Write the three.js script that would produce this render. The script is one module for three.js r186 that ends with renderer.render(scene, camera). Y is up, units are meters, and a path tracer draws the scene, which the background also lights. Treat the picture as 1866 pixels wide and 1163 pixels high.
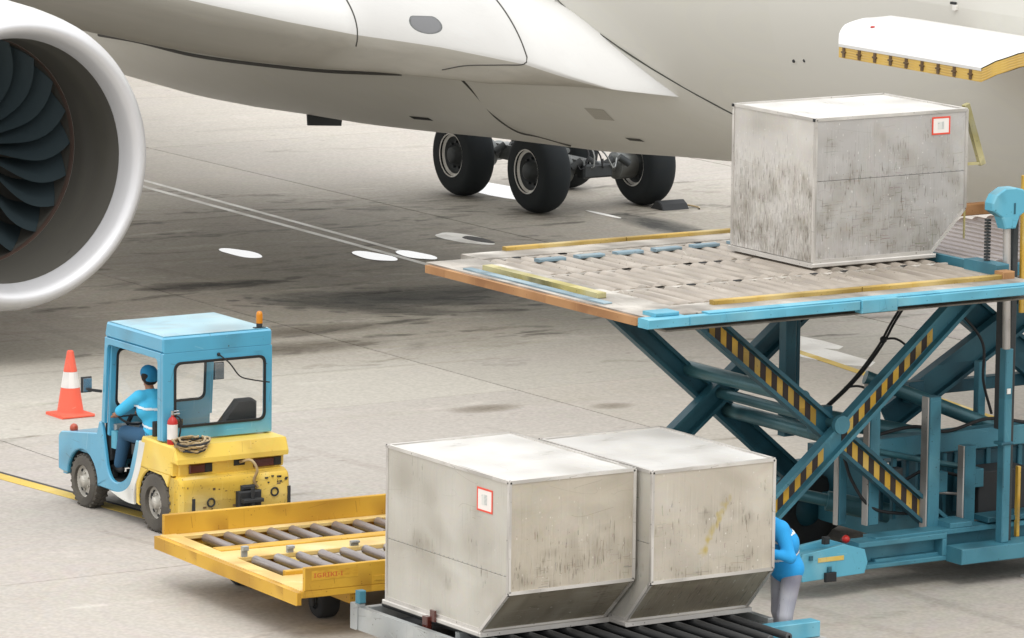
import * as THREE from 'three';
import { mergeGeometries, mergeVertices } from 'three/addons/utils/BufferGeometryUtils.js';
import { MarchingCubes } from 'three/addons/objects/MarchingCubes.js';

// ------------------------------------------------------------------ camera, sky, sun, exposure
// world axes: +x runs along the cargo loader towards the airliner, +z is the way the airliner faces, y is up, metres
const scene = new THREE.Scene();
const camera = new THREE.PerspectiveCamera(6.3416, 1024 / 638, 1, 2500);
{
  const pitch = 0.15817, roll = 0.01182, yaw = 0.56795;
  const f0 = new THREE.Vector3(Math.sin(yaw), 0, -Math.cos(yaw)), up = new THREE.Vector3(0, 1, 0);
  const r0 = new THREE.Vector3(Math.cos(yaw), 0, Math.sin(yaw));
  const fw = f0.clone().multiplyScalar(Math.cos(pitch)).addScaledVector(up, -Math.sin(pitch));
  const u0 = up.clone().multiplyScalar(Math.cos(pitch)).addScaledVector(f0, Math.sin(pitch));
  camera.position.set(-34, 12.6046, 50);
  camera.up.copy(u0.multiplyScalar(Math.cos(roll)).addScaledVector(r0, -Math.sin(roll)));
  camera.lookAt(camera.position.clone().addScaledVector(fw, 50));
  scene.add(camera);
}
const renderer = new THREE.WebGLRenderer({ antialias: true });
renderer.toneMapping = THREE.LinearToneMapping;
renderer.toneMappingExposure = 1.0;
renderer.shadowMap.enabled = true;
{
  // an overcast sky: brightest overhead, a little warmer and dimmer towards the horizon
  const W = 64, H = 64, d = new Float32Array(W * H * 4);
  for (let j = 0; j < H; j++) for (let i = 0; i < W; i++) {
    const e = ((j + 0.5) / H - 0.5) * Math.PI, s = Math.max(0, Math.sin(e)), L = 1.13 + 0.82 * s, k = (j * W + i) * 4;
    d[k] = L * 0.99; d[k + 1] = L * 0.995; d[k + 2] = L; d[k + 3] = 1;
  }
  const sky = new THREE.DataTexture(d, W, H, THREE.RGBAFormat, THREE.FloatType);
  sky.mapping = THREE.EquirectangularReflectionMapping; sky.magFilter = THREE.LinearFilter; sky.minFilter = THREE.LinearFilter; sky.needsUpdate = true;
  scene.background = sky; scene.environment = sky;
}
const sun = new THREE.DirectionalLight(new THREE.Color(1, 0.965, 0.92), 0.95);
sun.position.set(-22, 60, 26); sun.target.position.set(0, 0, -8);
sun.castShadow = true; sun.shadow.radius = 40; sun.shadow.mapSize.set(4096, 4096);
Object.assign(sun.shadow.camera, { left: -45, right: 45, top: 45, bottom: -45, near: 1, far: 160 });
scene.add(sun, sun.target);

// ------------------------------------------------------------------ helpers
let seed = 11;
const rnd = () => { seed = (seed + 0x6d2b79f5) | 0; let t = Math.imul(seed ^ (seed >>> 15), 1 | seed); t = (t + Math.imul(t ^ (t >>> 7), 61 | t)) ^ t; return ((t ^ (t >>> 14)) >>> 0) / 4294967296; };
const rr = (a, b) => a + (b - a) * rnd();
const V = (x, y, z) => new THREE.Vector3(x, y, z);
const smooth = (a, b, t) => { t = Math.min(1, Math.max(0, (t - a) / (b - a))); return t * t * (3 - 2 * t); };
const lerp = (a, b, t) => a + (b - a) * t;
function table(t, k) {            // piecewise smooth lookup in [[key, value], ...] with ascending keys
  if (k <= t[0][0]) return t[0][1];
  for (let i = 1; i < t.length; i++) if (k <= t[i][0]) return lerp(t[i - 1][1], t[i][1], (k - t[i - 1][0]) / (t[i][0] - t[i - 1][0]));
  return t[t.length - 1][1];
}
function boxUV(g) {               // texture coordinates in metres, projected along each face's main axis
  if (g.index) g = g.toNonIndexed();
  const p = g.attributes.position, n = p.count, uv = new Float32Array(n * 2), a = V(), b = V(), c = V(), q = V();
  for (let i = 0; i < n; i += 3) {
    a.fromBufferAttribute(p, i); b.fromBufferAttribute(p, i + 1); c.fromBufferAttribute(p, i + 2);
    q.copy(b).sub(a).cross(c.clone().sub(a));
    const x = Math.abs(q.x), y = Math.abs(q.y), z = Math.abs(q.z);
    [a, b, c].forEach((v, k) => {
      const o = (i + k) * 2;
      if (x >= y && x >= z) { uv[o] = v.z; uv[o + 1] = v.y; } else if (y >= z) { uv[o] = v.x; uv[o + 1] = v.z; } else { uv[o] = v.x; uv[o + 1] = v.y; }
    });
  }
  g.setAttribute('uv', new THREE.BufferAttribute(uv, 2));
  for (const k of Object.keys(g.attributes)) if (!['position', 'normal', 'uv'].includes(k)) g.deleteAttribute(k);
  return g;
}
function box(w, h, d, bev = 0.008) {            // a block with chamfered edges, centred
  bev = Math.min(bev, w * 0.3, h * 0.3, d * 0.3);
  const s = new THREE.Shape(), x = w / 2 - bev, y = h / 2 - bev;
  s.moveTo(-x, -y); s.lineTo(x, -y); s.lineTo(x, y); s.lineTo(-x, y); s.closePath();
  const g = new THREE.ExtrudeGeometry(s, { depth: d - 2 * bev, bevelEnabled: true, bevelThickness: bev, bevelSize: bev, bevelSegments: 1 });
  g.translate(0, 0, -d / 2 + bev);
  return g;
}
class MB {                                      // gathers shapes that make one part
  constructor() { this.g = []; }
  add(g, m) { if (m) g.applyMatrix4(m); this.g.push(boxUV(g)); return this; }
  box(x0, x1, y0, y1, z0, z1, bev) { const g = box(x1 - x0, y1 - y0, z1 - z0, bev); g.translate((x0 + x1) / 2, (y0 + y1) / 2, (z0 + z1) / 2); return this.add(g); }
  beam(p, q, w, h, bev = 0.006, roll = null) {   // a bar from p to q, w wide sideways, h high
    const d = q.clone().sub(p), len = d.length(), g = box(w, h, len, bev);
    const zx = d.normalize(), up = roll || (Math.abs(zx.y) > 0.95 ? V(1, 0, 0) : V(0, 1, 0)), xx = up.clone().cross(zx).normalize(), yx = zx.clone().cross(xx);
    const m = new THREE.Matrix4().makeBasis(xx, yx, zx); m.setPosition(p.clone().add(q).multiplyScalar(0.5));
    return this.add(g, m);
  }
  cyl(p, q, r, seg = 14, r2 = r) {
    const d = q.clone().sub(p), len = d.length(), g = new THREE.CylinderGeometry(r2, r, len, seg);
    const m = new THREE.Matrix4().makeRotationFromQuaternion(new THREE.Quaternion().setFromUnitVectors(V(0, 1, 0), d.normalize())); m.setPosition(p.clone().add(q).multiplyScalar(0.5));
    return this.add(g, m);
  }
  tube(pts, r, seg = 24, rad = 8) { return this.add(new THREE.TubeGeometry(new THREE.CatmullRomCurve3(pts), seg, r, rad, false)); }
  lathe(pts, axis, at, seg = 32) {               // pts: [radius, along], turned about axis 'x' | 'y' | 'z' through at
    const g = new THREE.LatheGeometry(pts.map(([r, a]) => new THREE.Vector2(r, a)), seg);
    if (axis === 'z') g.rotateX(Math.PI / 2); if (axis === 'x') g.rotateZ(-Math.PI / 2);
    g.translate(at.x, at.y, at.z); return this.add(g);
  }
  sphere(c, r, sx = 1, sy = 1, sz = 1) { const g = new THREE.SphereGeometry(r, 18, 12); g.scale(sx, sy, sz); g.translate(c.x, c.y, c.z); return this.add(g); }
  plate(shape, depth, m, bev = 0.004) {          // an outline in x, y given a thickness along +z, then placed by m
    const g = new THREE.ExtrudeGeometry(shape, { depth: Math.max(0.001, depth - 2 * bev), bevelEnabled: bev > 0, bevelThickness: bev, bevelSize: bev, bevelOffset: -bev, bevelSegments: 1, curveSegments: 10 });
    g.translate(0, 0, bev); return this.add(g, m);
  }
  build(name, mat, parent) { return mesh(name, mergeGeometries(this.g), mat, parent); }
}
const used = {};
const numbered = (n) => { const k = used[n] = (used[n] ?? -1) + 1; return k ? `${n}_${String(k).padStart(3, '0')}` : n; };
function mesh(name, geo, mat, parent) {
  const m = new THREE.Mesh(geo, mat); m.name = numbered(name); m.castShadow = m.receiveShadow = true; (parent || scene).add(m); return m;
}
function sub(name, parent) { const g = new THREE.Group(); g.name = numbered(name); parent.add(g); return g; }
function thing(name, label, category, pos = [0, 0, 0], group) {
  const o = new THREE.Group(); o.name = numbered(name); o.position.set(...pos); o.userData = { label, category }; if (group) o.userData.group = group; scene.add(o); return o;
}
function tag(o, label, category, group) { o.userData = { label, category }; if (group) o.userData.group = group; return o; }
function rebase(t, base, to = base, turn = 0) {   // a thing drawn in place gets its origin at its own base
  const b = V(...base); for (const c of t.children) c.position.sub(b); t.position.set(...to); t.rotation.y = turn; return t;
}
const poly = (pts) => { const s = new THREE.Shape(); pts.forEach(([x, y], i) => i ? s.lineTo(x, y) : s.moveTo(x, y)); s.closePath(); return s; };
function roundRect(x0, y0, x1, y1, r, path = new THREE.Shape()) {
  path.moveTo(x0 + r, y0); path.lineTo(x1 - r, y0); path.quadraticCurveTo(x1, y0, x1, y0 + r); path.lineTo(x1, y1 - r); path.quadraticCurveTo(x1, y1, x1 - r, y1);
  path.lineTo(x0 + r, y1); path.quadraticCurveTo(x0, y1, x0, y1 - r); path.lineTo(x0, y0 + r); path.quadraticCurveTo(x0, y0, x0 + r, y0); return path;
}
const place = (ax, ay, az, at) => { const m = new THREE.Matrix4().makeBasis(ax, ay, az); m.setPosition(at); return m; };
const X = V(1, 0, 0), Y = V(0, 1, 0), Z = V(0, 0, 1), nX = V(-1, 0, 0), nZ = V(0, 0, -1);
function gridSurface(nu, nv, f, closedV = false) {   // f(u, v) in 0..1 -> Vector3, smooth normals
  const pos = [], idx = [], uv = [];
  for (let i = 0; i <= nu; i++) for (let j = 0; j <= nv; j++) { const p = f(i / nu, j / nv); pos.push(p.x, p.y, p.z); uv.push(i / nu * 20, j / nv * 10); }
  for (let i = 0; i < nu; i++) for (let j = 0; j < nv; j++) { const a = i * (nv + 1) + j, b = a + nv + 1; idx.push(a, b, a + 1, b, b + 1, a + 1); }
  const g = new THREE.BufferGeometry();
  g.setAttribute('position', new THREE.Float32BufferAttribute(pos, 3)); g.setAttribute('uv', new THREE.Float32BufferAttribute(uv, 2)); g.setIndex(idx); g.computeVertexNormals();
  return g;
}

// ------------------------------------------------------------------ textures and materials
function canvasTex(w, h, draw, repX = 1, repY = repX, srgb = true) {
  const c = document.createElement('canvas'); c.width = w; c.height = h; draw(c.getContext('2d'), w, h);
  const t = new THREE.CanvasTexture(c); t.wrapS = t.wrapT = THREE.RepeatWrapping; t.repeat.set(repX, repY); if (srgb) t.colorSpace = THREE.SRGBColorSpace; t.anisotropy = 8; return t;
}
const rgba = (r, g, b, a) => `rgba(${r | 0},${g | 0},${b | 0},${a})`;
function blotch(x, cx, cy, rx, ry, col, a, ang = 0) {   // a soft elliptical patch
  x.save(); x.translate(cx, cy); x.rotate(ang); x.scale(rx, ry);
  const g = x.createRadialGradient(0, 0, 0, 0, 0, 1); g.addColorStop(0, rgba(...col, a)); g.addColorStop(0.55, rgba(...col, a * 0.6)); g.addColorStop(1, rgba(...col, 0));
  x.fillStyle = g; x.fillRect(-1, -1, 2, 2); x.restore();
}
function wear(base, o = {}) {     // paint with patchy tone, scuffs, chips and grime; drawn on a 2 m tile
  const { patch = 26, scuff = 60, chip = 120, dark = [40, 36, 30], light = [240, 238, 230], grime = 0.12, size = 512, rep = 0.5, streak = 0 } = o;
  return canvasTex(size, size, (x, w, h) => {
    x.fillStyle = rgba(...base, 1); x.fillRect(0, 0, w, h);
    for (let i = 0; i < patch * 2; i++) { const r = rr(20, 130) * w / 512; blotch(x, rr(0, w), rr(0, h), r, r * rr(0.3, 1), rnd() < 0.6 ? dark : light, rr(0.02, grime), rr(0, 3)); }
    for (let i = 0; i < streak; i++) { x.fillStyle = rgba(...(rnd() < 0.75 ? dark : light), rr(0.04, 0.22)); const ww = rr(1, 4); x.fillRect(rr(0, w), rr(0, h), ww, rr(10, 120)); }
    for (let i = 0; i < scuff; i++) { x.strokeStyle = rgba(...(rnd() < 0.6 ? dark : light), rr(0.06, 0.3)); x.lineWidth = rr(0.6, 2); const px = rr(0, w), py = rr(0, h), a = rr(-0.4, 0.4) + (rnd() < 0.5 ? 1.57 : 0), l = rr(6, 60); x.beginPath(); x.moveTo(px, py); x.lineTo(px + Math.cos(a) * l, py + Math.sin(a) * l); x.stroke(); }
    for (let i = 0; i < chip; i++) { x.fillStyle = rgba(...dark, rr(0.1, 0.6)); x.fillRect(rr(0, w), rr(0, h), rr(0.8, 4), rr(0.8, 4)); }
  }, rep);
}
const grain = canvasTex(512, 512, (x, w, h) => {       // neutral fine roughness relief
  const im = x.createImageData(w, h);
  for (let i = 0; i < w * h; i++) { const v = 120 + rr(-60, 60); im.data[i * 4] = im.data[i * 4 + 1] = im.data[i * 4 + 2] = v; im.data[i * 4 + 3] = 255; }
  x.putImageData(im, 0, 0);
  for (let i = 0; i < 300; i++) blotch(x, rr(0, w), rr(0, h), rr(4, 30), rr(4, 30), rnd() < 0.5 ? [60, 60, 60] : [190, 190, 190], rr(0.05, 0.3));
}, 1, 1, false);
const S = (o) => new THREE.MeshStandardMaterial(o);
const P = (o) => new THREE.MeshPhysicalMaterial(o);
const M = {
  lens: P({ color: new THREE.Color().setRGB(0.17, 0.172, 0.178), roughness: 0.1, clearcoat: 1, clearcoatRoughness: 0.03 }),
  hatch: S({ map: wear([176, 172, 162], { chip: 20, grime: 0.15 }), roughness: 0.5 }),
  // tug
  tugBlue: P({ map: wear([74, 160, 194], { chip: 70, scuff: 60, grime: 0.12 }), roughness: 0.4, clearcoat: 1, clearcoatRoughness: 0.22 }),
  tugRoofSheen: P({ map: wear([112, 178, 200], { chip: 120, scuff: 120, grime: 0.2, patch: 50 }), roughness: 0.4, clearcoat: 1, clearcoatRoughness: 0.3 }),  // paler than the cab blue: sky sheen on the roof mixed into its colour
  tugYellow: P({ map: wear([236, 202, 88], { chip: 90, scuff: 60, grime: 0.12, dark: [110, 70, 20] }), roughness: 0.45, clearcoat: 0.2, clearcoatRoughness: 0.4 }),
  tugBumper: S({ map: wear([222, 184, 66], { chip: 700, scuff: 160, grime: 0.3, dark: [50, 38, 20] }), roughness: 0.6 }),
  tugWhite: S({ map: wear([226, 226, 220], { chip: 60 }), roughness: 0.5 }),
  dark: S({ map: wear([42, 44, 46], { light: [90, 90, 90] }), roughness: 0.75 }),
  black: S({ color: new THREE.Color().setRGB(0.015, 0.016, 0.018), roughness: 0.7 }),
  gasket: S({ color: new THREE.Color().setRGB(0.012, 0.013, 0.014), roughness: 0.6 }),
  rubber: S({ map: wear([44, 46, 48], { light: [96, 94, 90], patch: 40 }), roughness: 0.9, bumpMap: grain, bumpScale: 0.002 }),
  tyreDusty: S({ map: wear([84, 80, 74], { light: [140, 132, 120], patch: 60, grime: 0.2 }), roughness: 0.95, bumpMap: grain, bumpScale: 0.004 }),
  planeTyre: S({ map: wear([19, 26, 30], { light: [60, 66, 68], chip: 20, scuff: 20, grime: 0.1 }), roughness: 0.85 }),
  rim: S({ map: wear([196, 192, 182], { chip: 200, scuff: 80, grime: 0.3 }), roughness: 0.5, metalness: 0.3 }),
  glass: P({ color: 0xffffff, transmission: 1, thickness: 0, roughness: 0.03, ior: 1.45 }),
  red: S({ color: 0xb02018, roughness: 0.4 }),
  amber: P({ color: 0xd98a10, roughness: 0.25, transmission: 0.2, thickness: 0 }),
  lamp: P({ color: 0x4e2018, roughness: 0.25, clearcoat: 0.6 }),
  turn: P({ color: 0xb04424, roughness: 0.3, clearcoat: 0.4 }),
  chrome: S({ color: 0xb8bcc0, roughness: 0.25, metalness: 0.9 }),
  // dollies
  dollyYellow: S({ map: wear([208, 162, 50], { chip: 160, scuff: 120, grime: 0.25, dark: [96, 56, 12], light: [240, 200, 110] }), roughness: 0.55 }),
  dollyCream: S({ map: wear([222, 192, 118], { chip: 200, scuff: 160, grime: 0.25, dark: [150, 100, 40] }), roughness: 0.55 }),
  dollyPan: S({ map: wear([168, 136, 44], { chip: 200, scuff: 100, grime: 0.3 }), roughness: 0.7 }),
  roller: S({ map: wear([148, 140, 138], { chip: 60, scuff: 120, grime: 0.2 }), roughness: 0.38, metalness: 0.55 }),
  galv: S({ map: wear([168, 172, 172], { chip: 120, scuff: 120, grime: 0.22 }), roughness: 0.5, metalness: 0.35 }),
  darkRoller: S({ map: wear([84, 85, 86], { chip: 80, scuff: 140, light: [150, 150, 150] }), roughness: 0.45, metalness: 0.5 }),
  // loader
  loadBlue: S({ map: wear([92, 168, 192], { chip: 160, scuff: 100, grime: 0.2, dark: [30, 70, 80] }), roughness: 0.5 }),
  loadTeal: S({ map: wear([62, 122, 140], { chip: 160, scuff: 100, grime: 0.28, dark: [14, 40, 48], light: [120, 170, 180] }), roughness: 0.55 }),
  armTeal: S({ map: wear([38, 90, 106], { chip: 120, scuff: 90, grime: 0.3, dark: [8, 26, 32], light: [90, 140, 150] }), roughness: 0.5 }),
  deck: S({ map: wear([172, 164, 154], { chip: 700, scuff: 500, grime: 0.4, patch: 90, dark: [90, 84, 76] }), roughness: 0.6 }),
  deckPan: S({ map: wear([128, 122, 114], { chip: 300, scuff: 200, grime: 0.35 }), roughness: 0.75 }),
  deckRoller: S({ map: wear([160, 150, 138], { chip: 300, scuff: 120, grime: 0.16, patch: 30 }), roughness: 0.5, metalness: 0.15 }),
  guide: S({ map: wear([186, 152, 70], { chip: 600, scuff: 200, grime: 0.35, dark: [90, 74, 30] }), roughness: 0.6 }),
  olive: S({ map: wear([176, 164, 100], { chip: 400, scuff: 200, grime: 0.5, dark: [50, 50, 30] }), roughness: 0.7 }),
  wood: S({ map: wear([166, 124, 82], { chip: 160, scuff: 200, grime: 0.3, dark: [90, 50, 24], light: [226, 180, 130] }), roughness: 0.75 }),
  deckBlue: S({ map: wear([122, 146, 158], { chip: 200, grime: 0.3 }), roughness: 0.6 }),
  steel: S({ map: wear([190, 186, 182], { chip: 60 }), roughness: 0.35, metalness: 0.5 }),
  greyPost: S({ map: wear([176, 172, 168], { chip: 120, grime: 0.3 }), roughness: 0.55, metalness: 0.2 }),
  hazardYellow: S({ map: wear([206, 160, 48], { chip: 200, grime: 0.3 }), roughness: 0.6 }),
  hazardBlack: S({ map: wear([46, 36, 34], { chip: 100, light: [120, 100, 80] }), roughness: 0.65 }),
  hydraulic: S({ map: wear([64, 112, 122], { grime: 0.3, dark: [20, 40, 44], light: [140, 160, 160] }), roughness: 0.35, metalness: 0.2 }),
  // airliner
  skinGrey: P({ map: wear([208, 206, 198], { chip: 0, scuff: 0, patch: 16, grime: 0.025, dark: [140, 136, 120] }), roughness: 0.34, clearcoat: 0.25, clearcoatRoughness: 0.3 }),
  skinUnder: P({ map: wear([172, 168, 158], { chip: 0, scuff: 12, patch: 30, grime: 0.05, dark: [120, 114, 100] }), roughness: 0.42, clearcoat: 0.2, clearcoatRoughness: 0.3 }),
  skinWhite: P({ map: wear([212, 211, 208], { chip: 0, scuff: 0, patch: 14, grime: 0.02, dark: [150, 146, 136] }), roughness: 0.32, clearcoat: 0.3, clearcoatRoughness: 0.25 }),
  seam: S({ color: new THREE.Color().setRGB(0.07, 0.068, 0.06), roughness: 0.8 }),
  lip: S({ map: wear([214, 214, 216], { chip: 0, scuff: 6, grime: 0.03 }), roughness: 0.42, metalness: 0.35 }),
  duct: S({ map: wear([88, 86, 80], { chip: 0, scuff: 10, grime: 0.08 }), roughness: 0.55 }),
  rub: S({ map: wear([92, 74, 66], { chip: 60, scuff: 60 }), roughness: 0.5 }),
  fan: S({ color: new THREE.Color().setRGB(0.06, 0.088, 0.1), roughness: 0.5, metalness: 0.3 }),
  latch: S({ map: wear([96, 72, 44], { grime: 0.3 }), roughness: 0.7 }),
  doorEdge: S({ map: wear([206, 170, 84], { chip: 160, scuff: 60, grime: 0.25, dark: [110, 70, 30] }), roughness: 0.6 }),
  gear: S({ map: wear([120, 124, 124], { chip: 100, grime: 0.3 }), roughness: 0.45, metalness: 0.4 }),
  gearDark: S({ map: wear([58, 62, 64], { chip: 60, light: [120, 120, 120] }), roughness: 0.55, metalness: 0.3 }),
  // others
  cone: S({ map: wear([238, 100, 76], { chip: 120, grime: 0.15 }), roughness: 0.6 }),
  coneBand: S({ map: wear([228, 224, 220], { chip: 60 }), roughness: 0.5 }),
  shirt: S({ color: 0x45b4de, roughness: 0.9, bumpMap: grain, bumpScale: 0.003 }),
  cap: S({ color: 0x1c78a4, roughness: 0.9 }),
  shirt2: S({ color: 0x2a9bdc, roughness: 0.9, bumpMap: grain, bumpScale: 0.003 }),
  reflective: S({ color: 0xd8e2e6, roughness: 0.5 }),
  skin: S({ color: 0x9a6b50, roughness: 0.65 }),
  hair: S({ color: 0x17120f, roughness: 0.85 }),
  trousers: S({ map: wear([178, 178, 186], { patch: 60, grime: 0.35, scuff: 200, dark: [96, 94, 108] }), roughness: 0.95 }),  // dark patches and streaks painted in for the shade of cloth folds
  trousersDark: S({ color: 0x2f5674, roughness: 0.95 }),
  rope: S({ map: wear([176, 150, 104], { patch: 40, grime: 0.4, dark: [60, 44, 26] }), roughness: 0.95 }),
  paintWhite: S({ map: wear([236, 234, 229], { chip: 500, scuff: 200, grime: 0.3, dark: [150, 144, 134] }), roughness: 0.8 }),
  paintYellow: S({ map: wear([212, 180, 84], { chip: 900, scuff: 200, grime: 0.3, dark: [140, 124, 80] }), roughness: 0.8 }),
  paintBlack: S({ map: wear([62, 60, 58], { chip: 300, light: [150, 145, 138] }), roughness: 0.85 }),
  puddle: P({ color: 0xe9e7e2, roughness: 0.06, clearcoat: 1, clearcoatRoughness: 0.02 }),  // near-white base adds sky sheen to the colour of the wet patches
};
// aluminium sheet of the containers: clean, scuffed, heavily worn, and shade-darkened for the slant
function alum(base, n, o = {}) {
  return S({ map: canvasTex(1024, 1024, (x, w, h) => {
    x.fillStyle = rgba(...base, 1); x.fillRect(0, 0, w, h);
    for (let i = 0; i < 70; i++) blotch(x, rr(0, w), rr(0, h), rr(40, 260), rr(40, 260), rnd() < 0.5 ? [120, 112, 98] : [244, 242, 236], rr(0.03, 0.13), rr(0, 3));
    for (let i = 0; i < 260; i++) { x.fillStyle = rgba(...(rnd() < 0.5 ? [110, 104, 92] : [240, 238, 232]), rr(0.02, 0.08)); x.fillRect(rr(0, w), rr(0, h), rr(1, 5), rr(30, 320)); }
    // scuffs gather in clusters; o.at gives the band of the sheet (0 top, 1 bottom) that gets knocked
    const [y0, y1] = o.at, yy = () => h * lerp(y0, y1, Math.pow(rnd(), 0.7));
    for (let c = 0; c < n; c++) {
      const cx = rr(0, w), cy = yy(), m = 2 + rnd() * 9, hor = rnd() < (o.hor ?? 0.2), dk = rr(0.1, 0.4);
      blotch(x, cx, cy, rr(20, 70), rr(30, 110), [112, 104, 90], rr(0.04, 0.2));
      for (let i = 0; i < m; i++) {
        const px = cx + rr(-50, 50), py = cy + rr(-60, 60), l = rr(6, 60) * (0.4 + rnd()), t = rr(0.8, 4.5);
        x.strokeStyle = rgba(rr(62, 120), rr(58, 108), rr(48, 94), dk * rr(0.4, 1.2)); x.lineWidth = t; x.lineCap = 'round'; x.beginPath(); const a = hor ? rr(-0.12, 0.12) : 1.57 + rr(-0.12, 0.12); x.moveTo(px, py); x.quadraticCurveTo(px + Math.cos(a) * l / 2 + rr(-4, 4), py + Math.sin(a) * l / 2 + rr(-4, 4), px + Math.cos(a) * l, py + Math.sin(a) * l); x.stroke();
        if (rnd() < 0.4) blotch(x, px, py, rr(1.5, 6), rr(10, 46), [78, 72, 60], rr(0.12, 0.4));
      }
    }
    for (let i = 0; i < n * 5; i++) { x.fillStyle = rgba(...(rnd() < 0.6 ? [104, 98, 88] : [236, 234, 230]), rr(0.06, 0.22)); x.fillRect(rr(0, w), yy() - 60, rr(0.8, 3), rr(20, 150)); }
    if (o.mottle) for (let i = 0; i < 2600; i++) { const b = rnd() < 0.55; blotch(x, rr(0, w), h * (0.12 + 0.88 * Math.pow(rnd(), 0.45)), rr(1.5, 5), rr(8, 46), b ? [92, 86, 80] : [232, 230, 226], rr(0.08, 0.34)); }
    if (o.stain) for (let i = 0; i < 60; i++) blotch(x, rr(0, w), rr(0, h), rr(20, 120), rr(15, 60), [70, 66, 54], rr(0.06, 0.24), rr(-0.4, 0.4));
    for (let i = 0; i < n * 4; i++) { x.fillStyle = rgba(rr(70, 130), rr(62, 112), rr(46, 94), rr(0.12, 0.5)); x.fillRect(rr(0, w), yy(), rr(1, 4.5), rr(1, 6)); }
    for (let i = 0; i < n * 2.5; i++) { x.fillStyle = rgba(238, 237, 232, rr(0.15, 0.6)); x.fillRect(rr(0, w), rr(0, h), rr(1, 6), rr(1, 16)); }
    for (let i = 0; i < 12; i++) { x.strokeStyle = rgba(90, 84, 74, rr(0.1, 0.3)); x.lineWidth = rr(0.8, 2.2); const px = rr(0, w), py = rr(0, h); x.beginPath(); x.moveTo(px, py); x.bezierCurveTo(px + rr(-80, 80), py + rr(-60, 60), px + rr(-160, 160), py + rr(-60, 60), px + rr(-260, 260), py + rr(-50, 50)); x.stroke(); }
    if (o.rust) for (let i = 0; i < 34; i++) blotch(x, lerp(0.74, 0.6, i / 34) * w + rr(-14, 14), lerp(0.56, 0.22, i / 34) * h + rr(-14, 14), rr(5, 22), rr(8, 36), [178, 152, 62], rr(0.12, 0.38));
  }, 1 / 2.3, 1 / 1.66), roughness: o.rough ?? 0.55, metalness: o.metal ?? 0.25, bumpMap: o.bump ?? grain, bumpScale: 0.0015 });
}
const AL = {
  clean: alum([192, 188, 178], 9, { at: [0, 1] }), scuffed: alum([184, 175, 159], 46, { at: [0.28, 0.72] }), rusty: alum([188, 180, 166], 40, { at: [0.12, 0.74], rust: true }),
  worn: alum([200, 196, 190], 150, { at: [0.35, 1], hor: 0.08, mottle: 1 }), wornWide: alum([180, 177, 174], 100, { at: [0.1, 1], hor: 0.5 }), slant: alum([150, 142, 124], 70, { at: [0, 1], stain: 1 }), roof: alum([204, 202, 198], 4, { at: [0, 1] }),  // slant: darker base colour carries the shade of a down-facing sheet
  rail: S({ map: wear([206, 202, 196], { chip: 160, scuff: 120, grime: 0.2 }), roughness: 0.45, metalness: 0.35 }),
};

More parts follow.
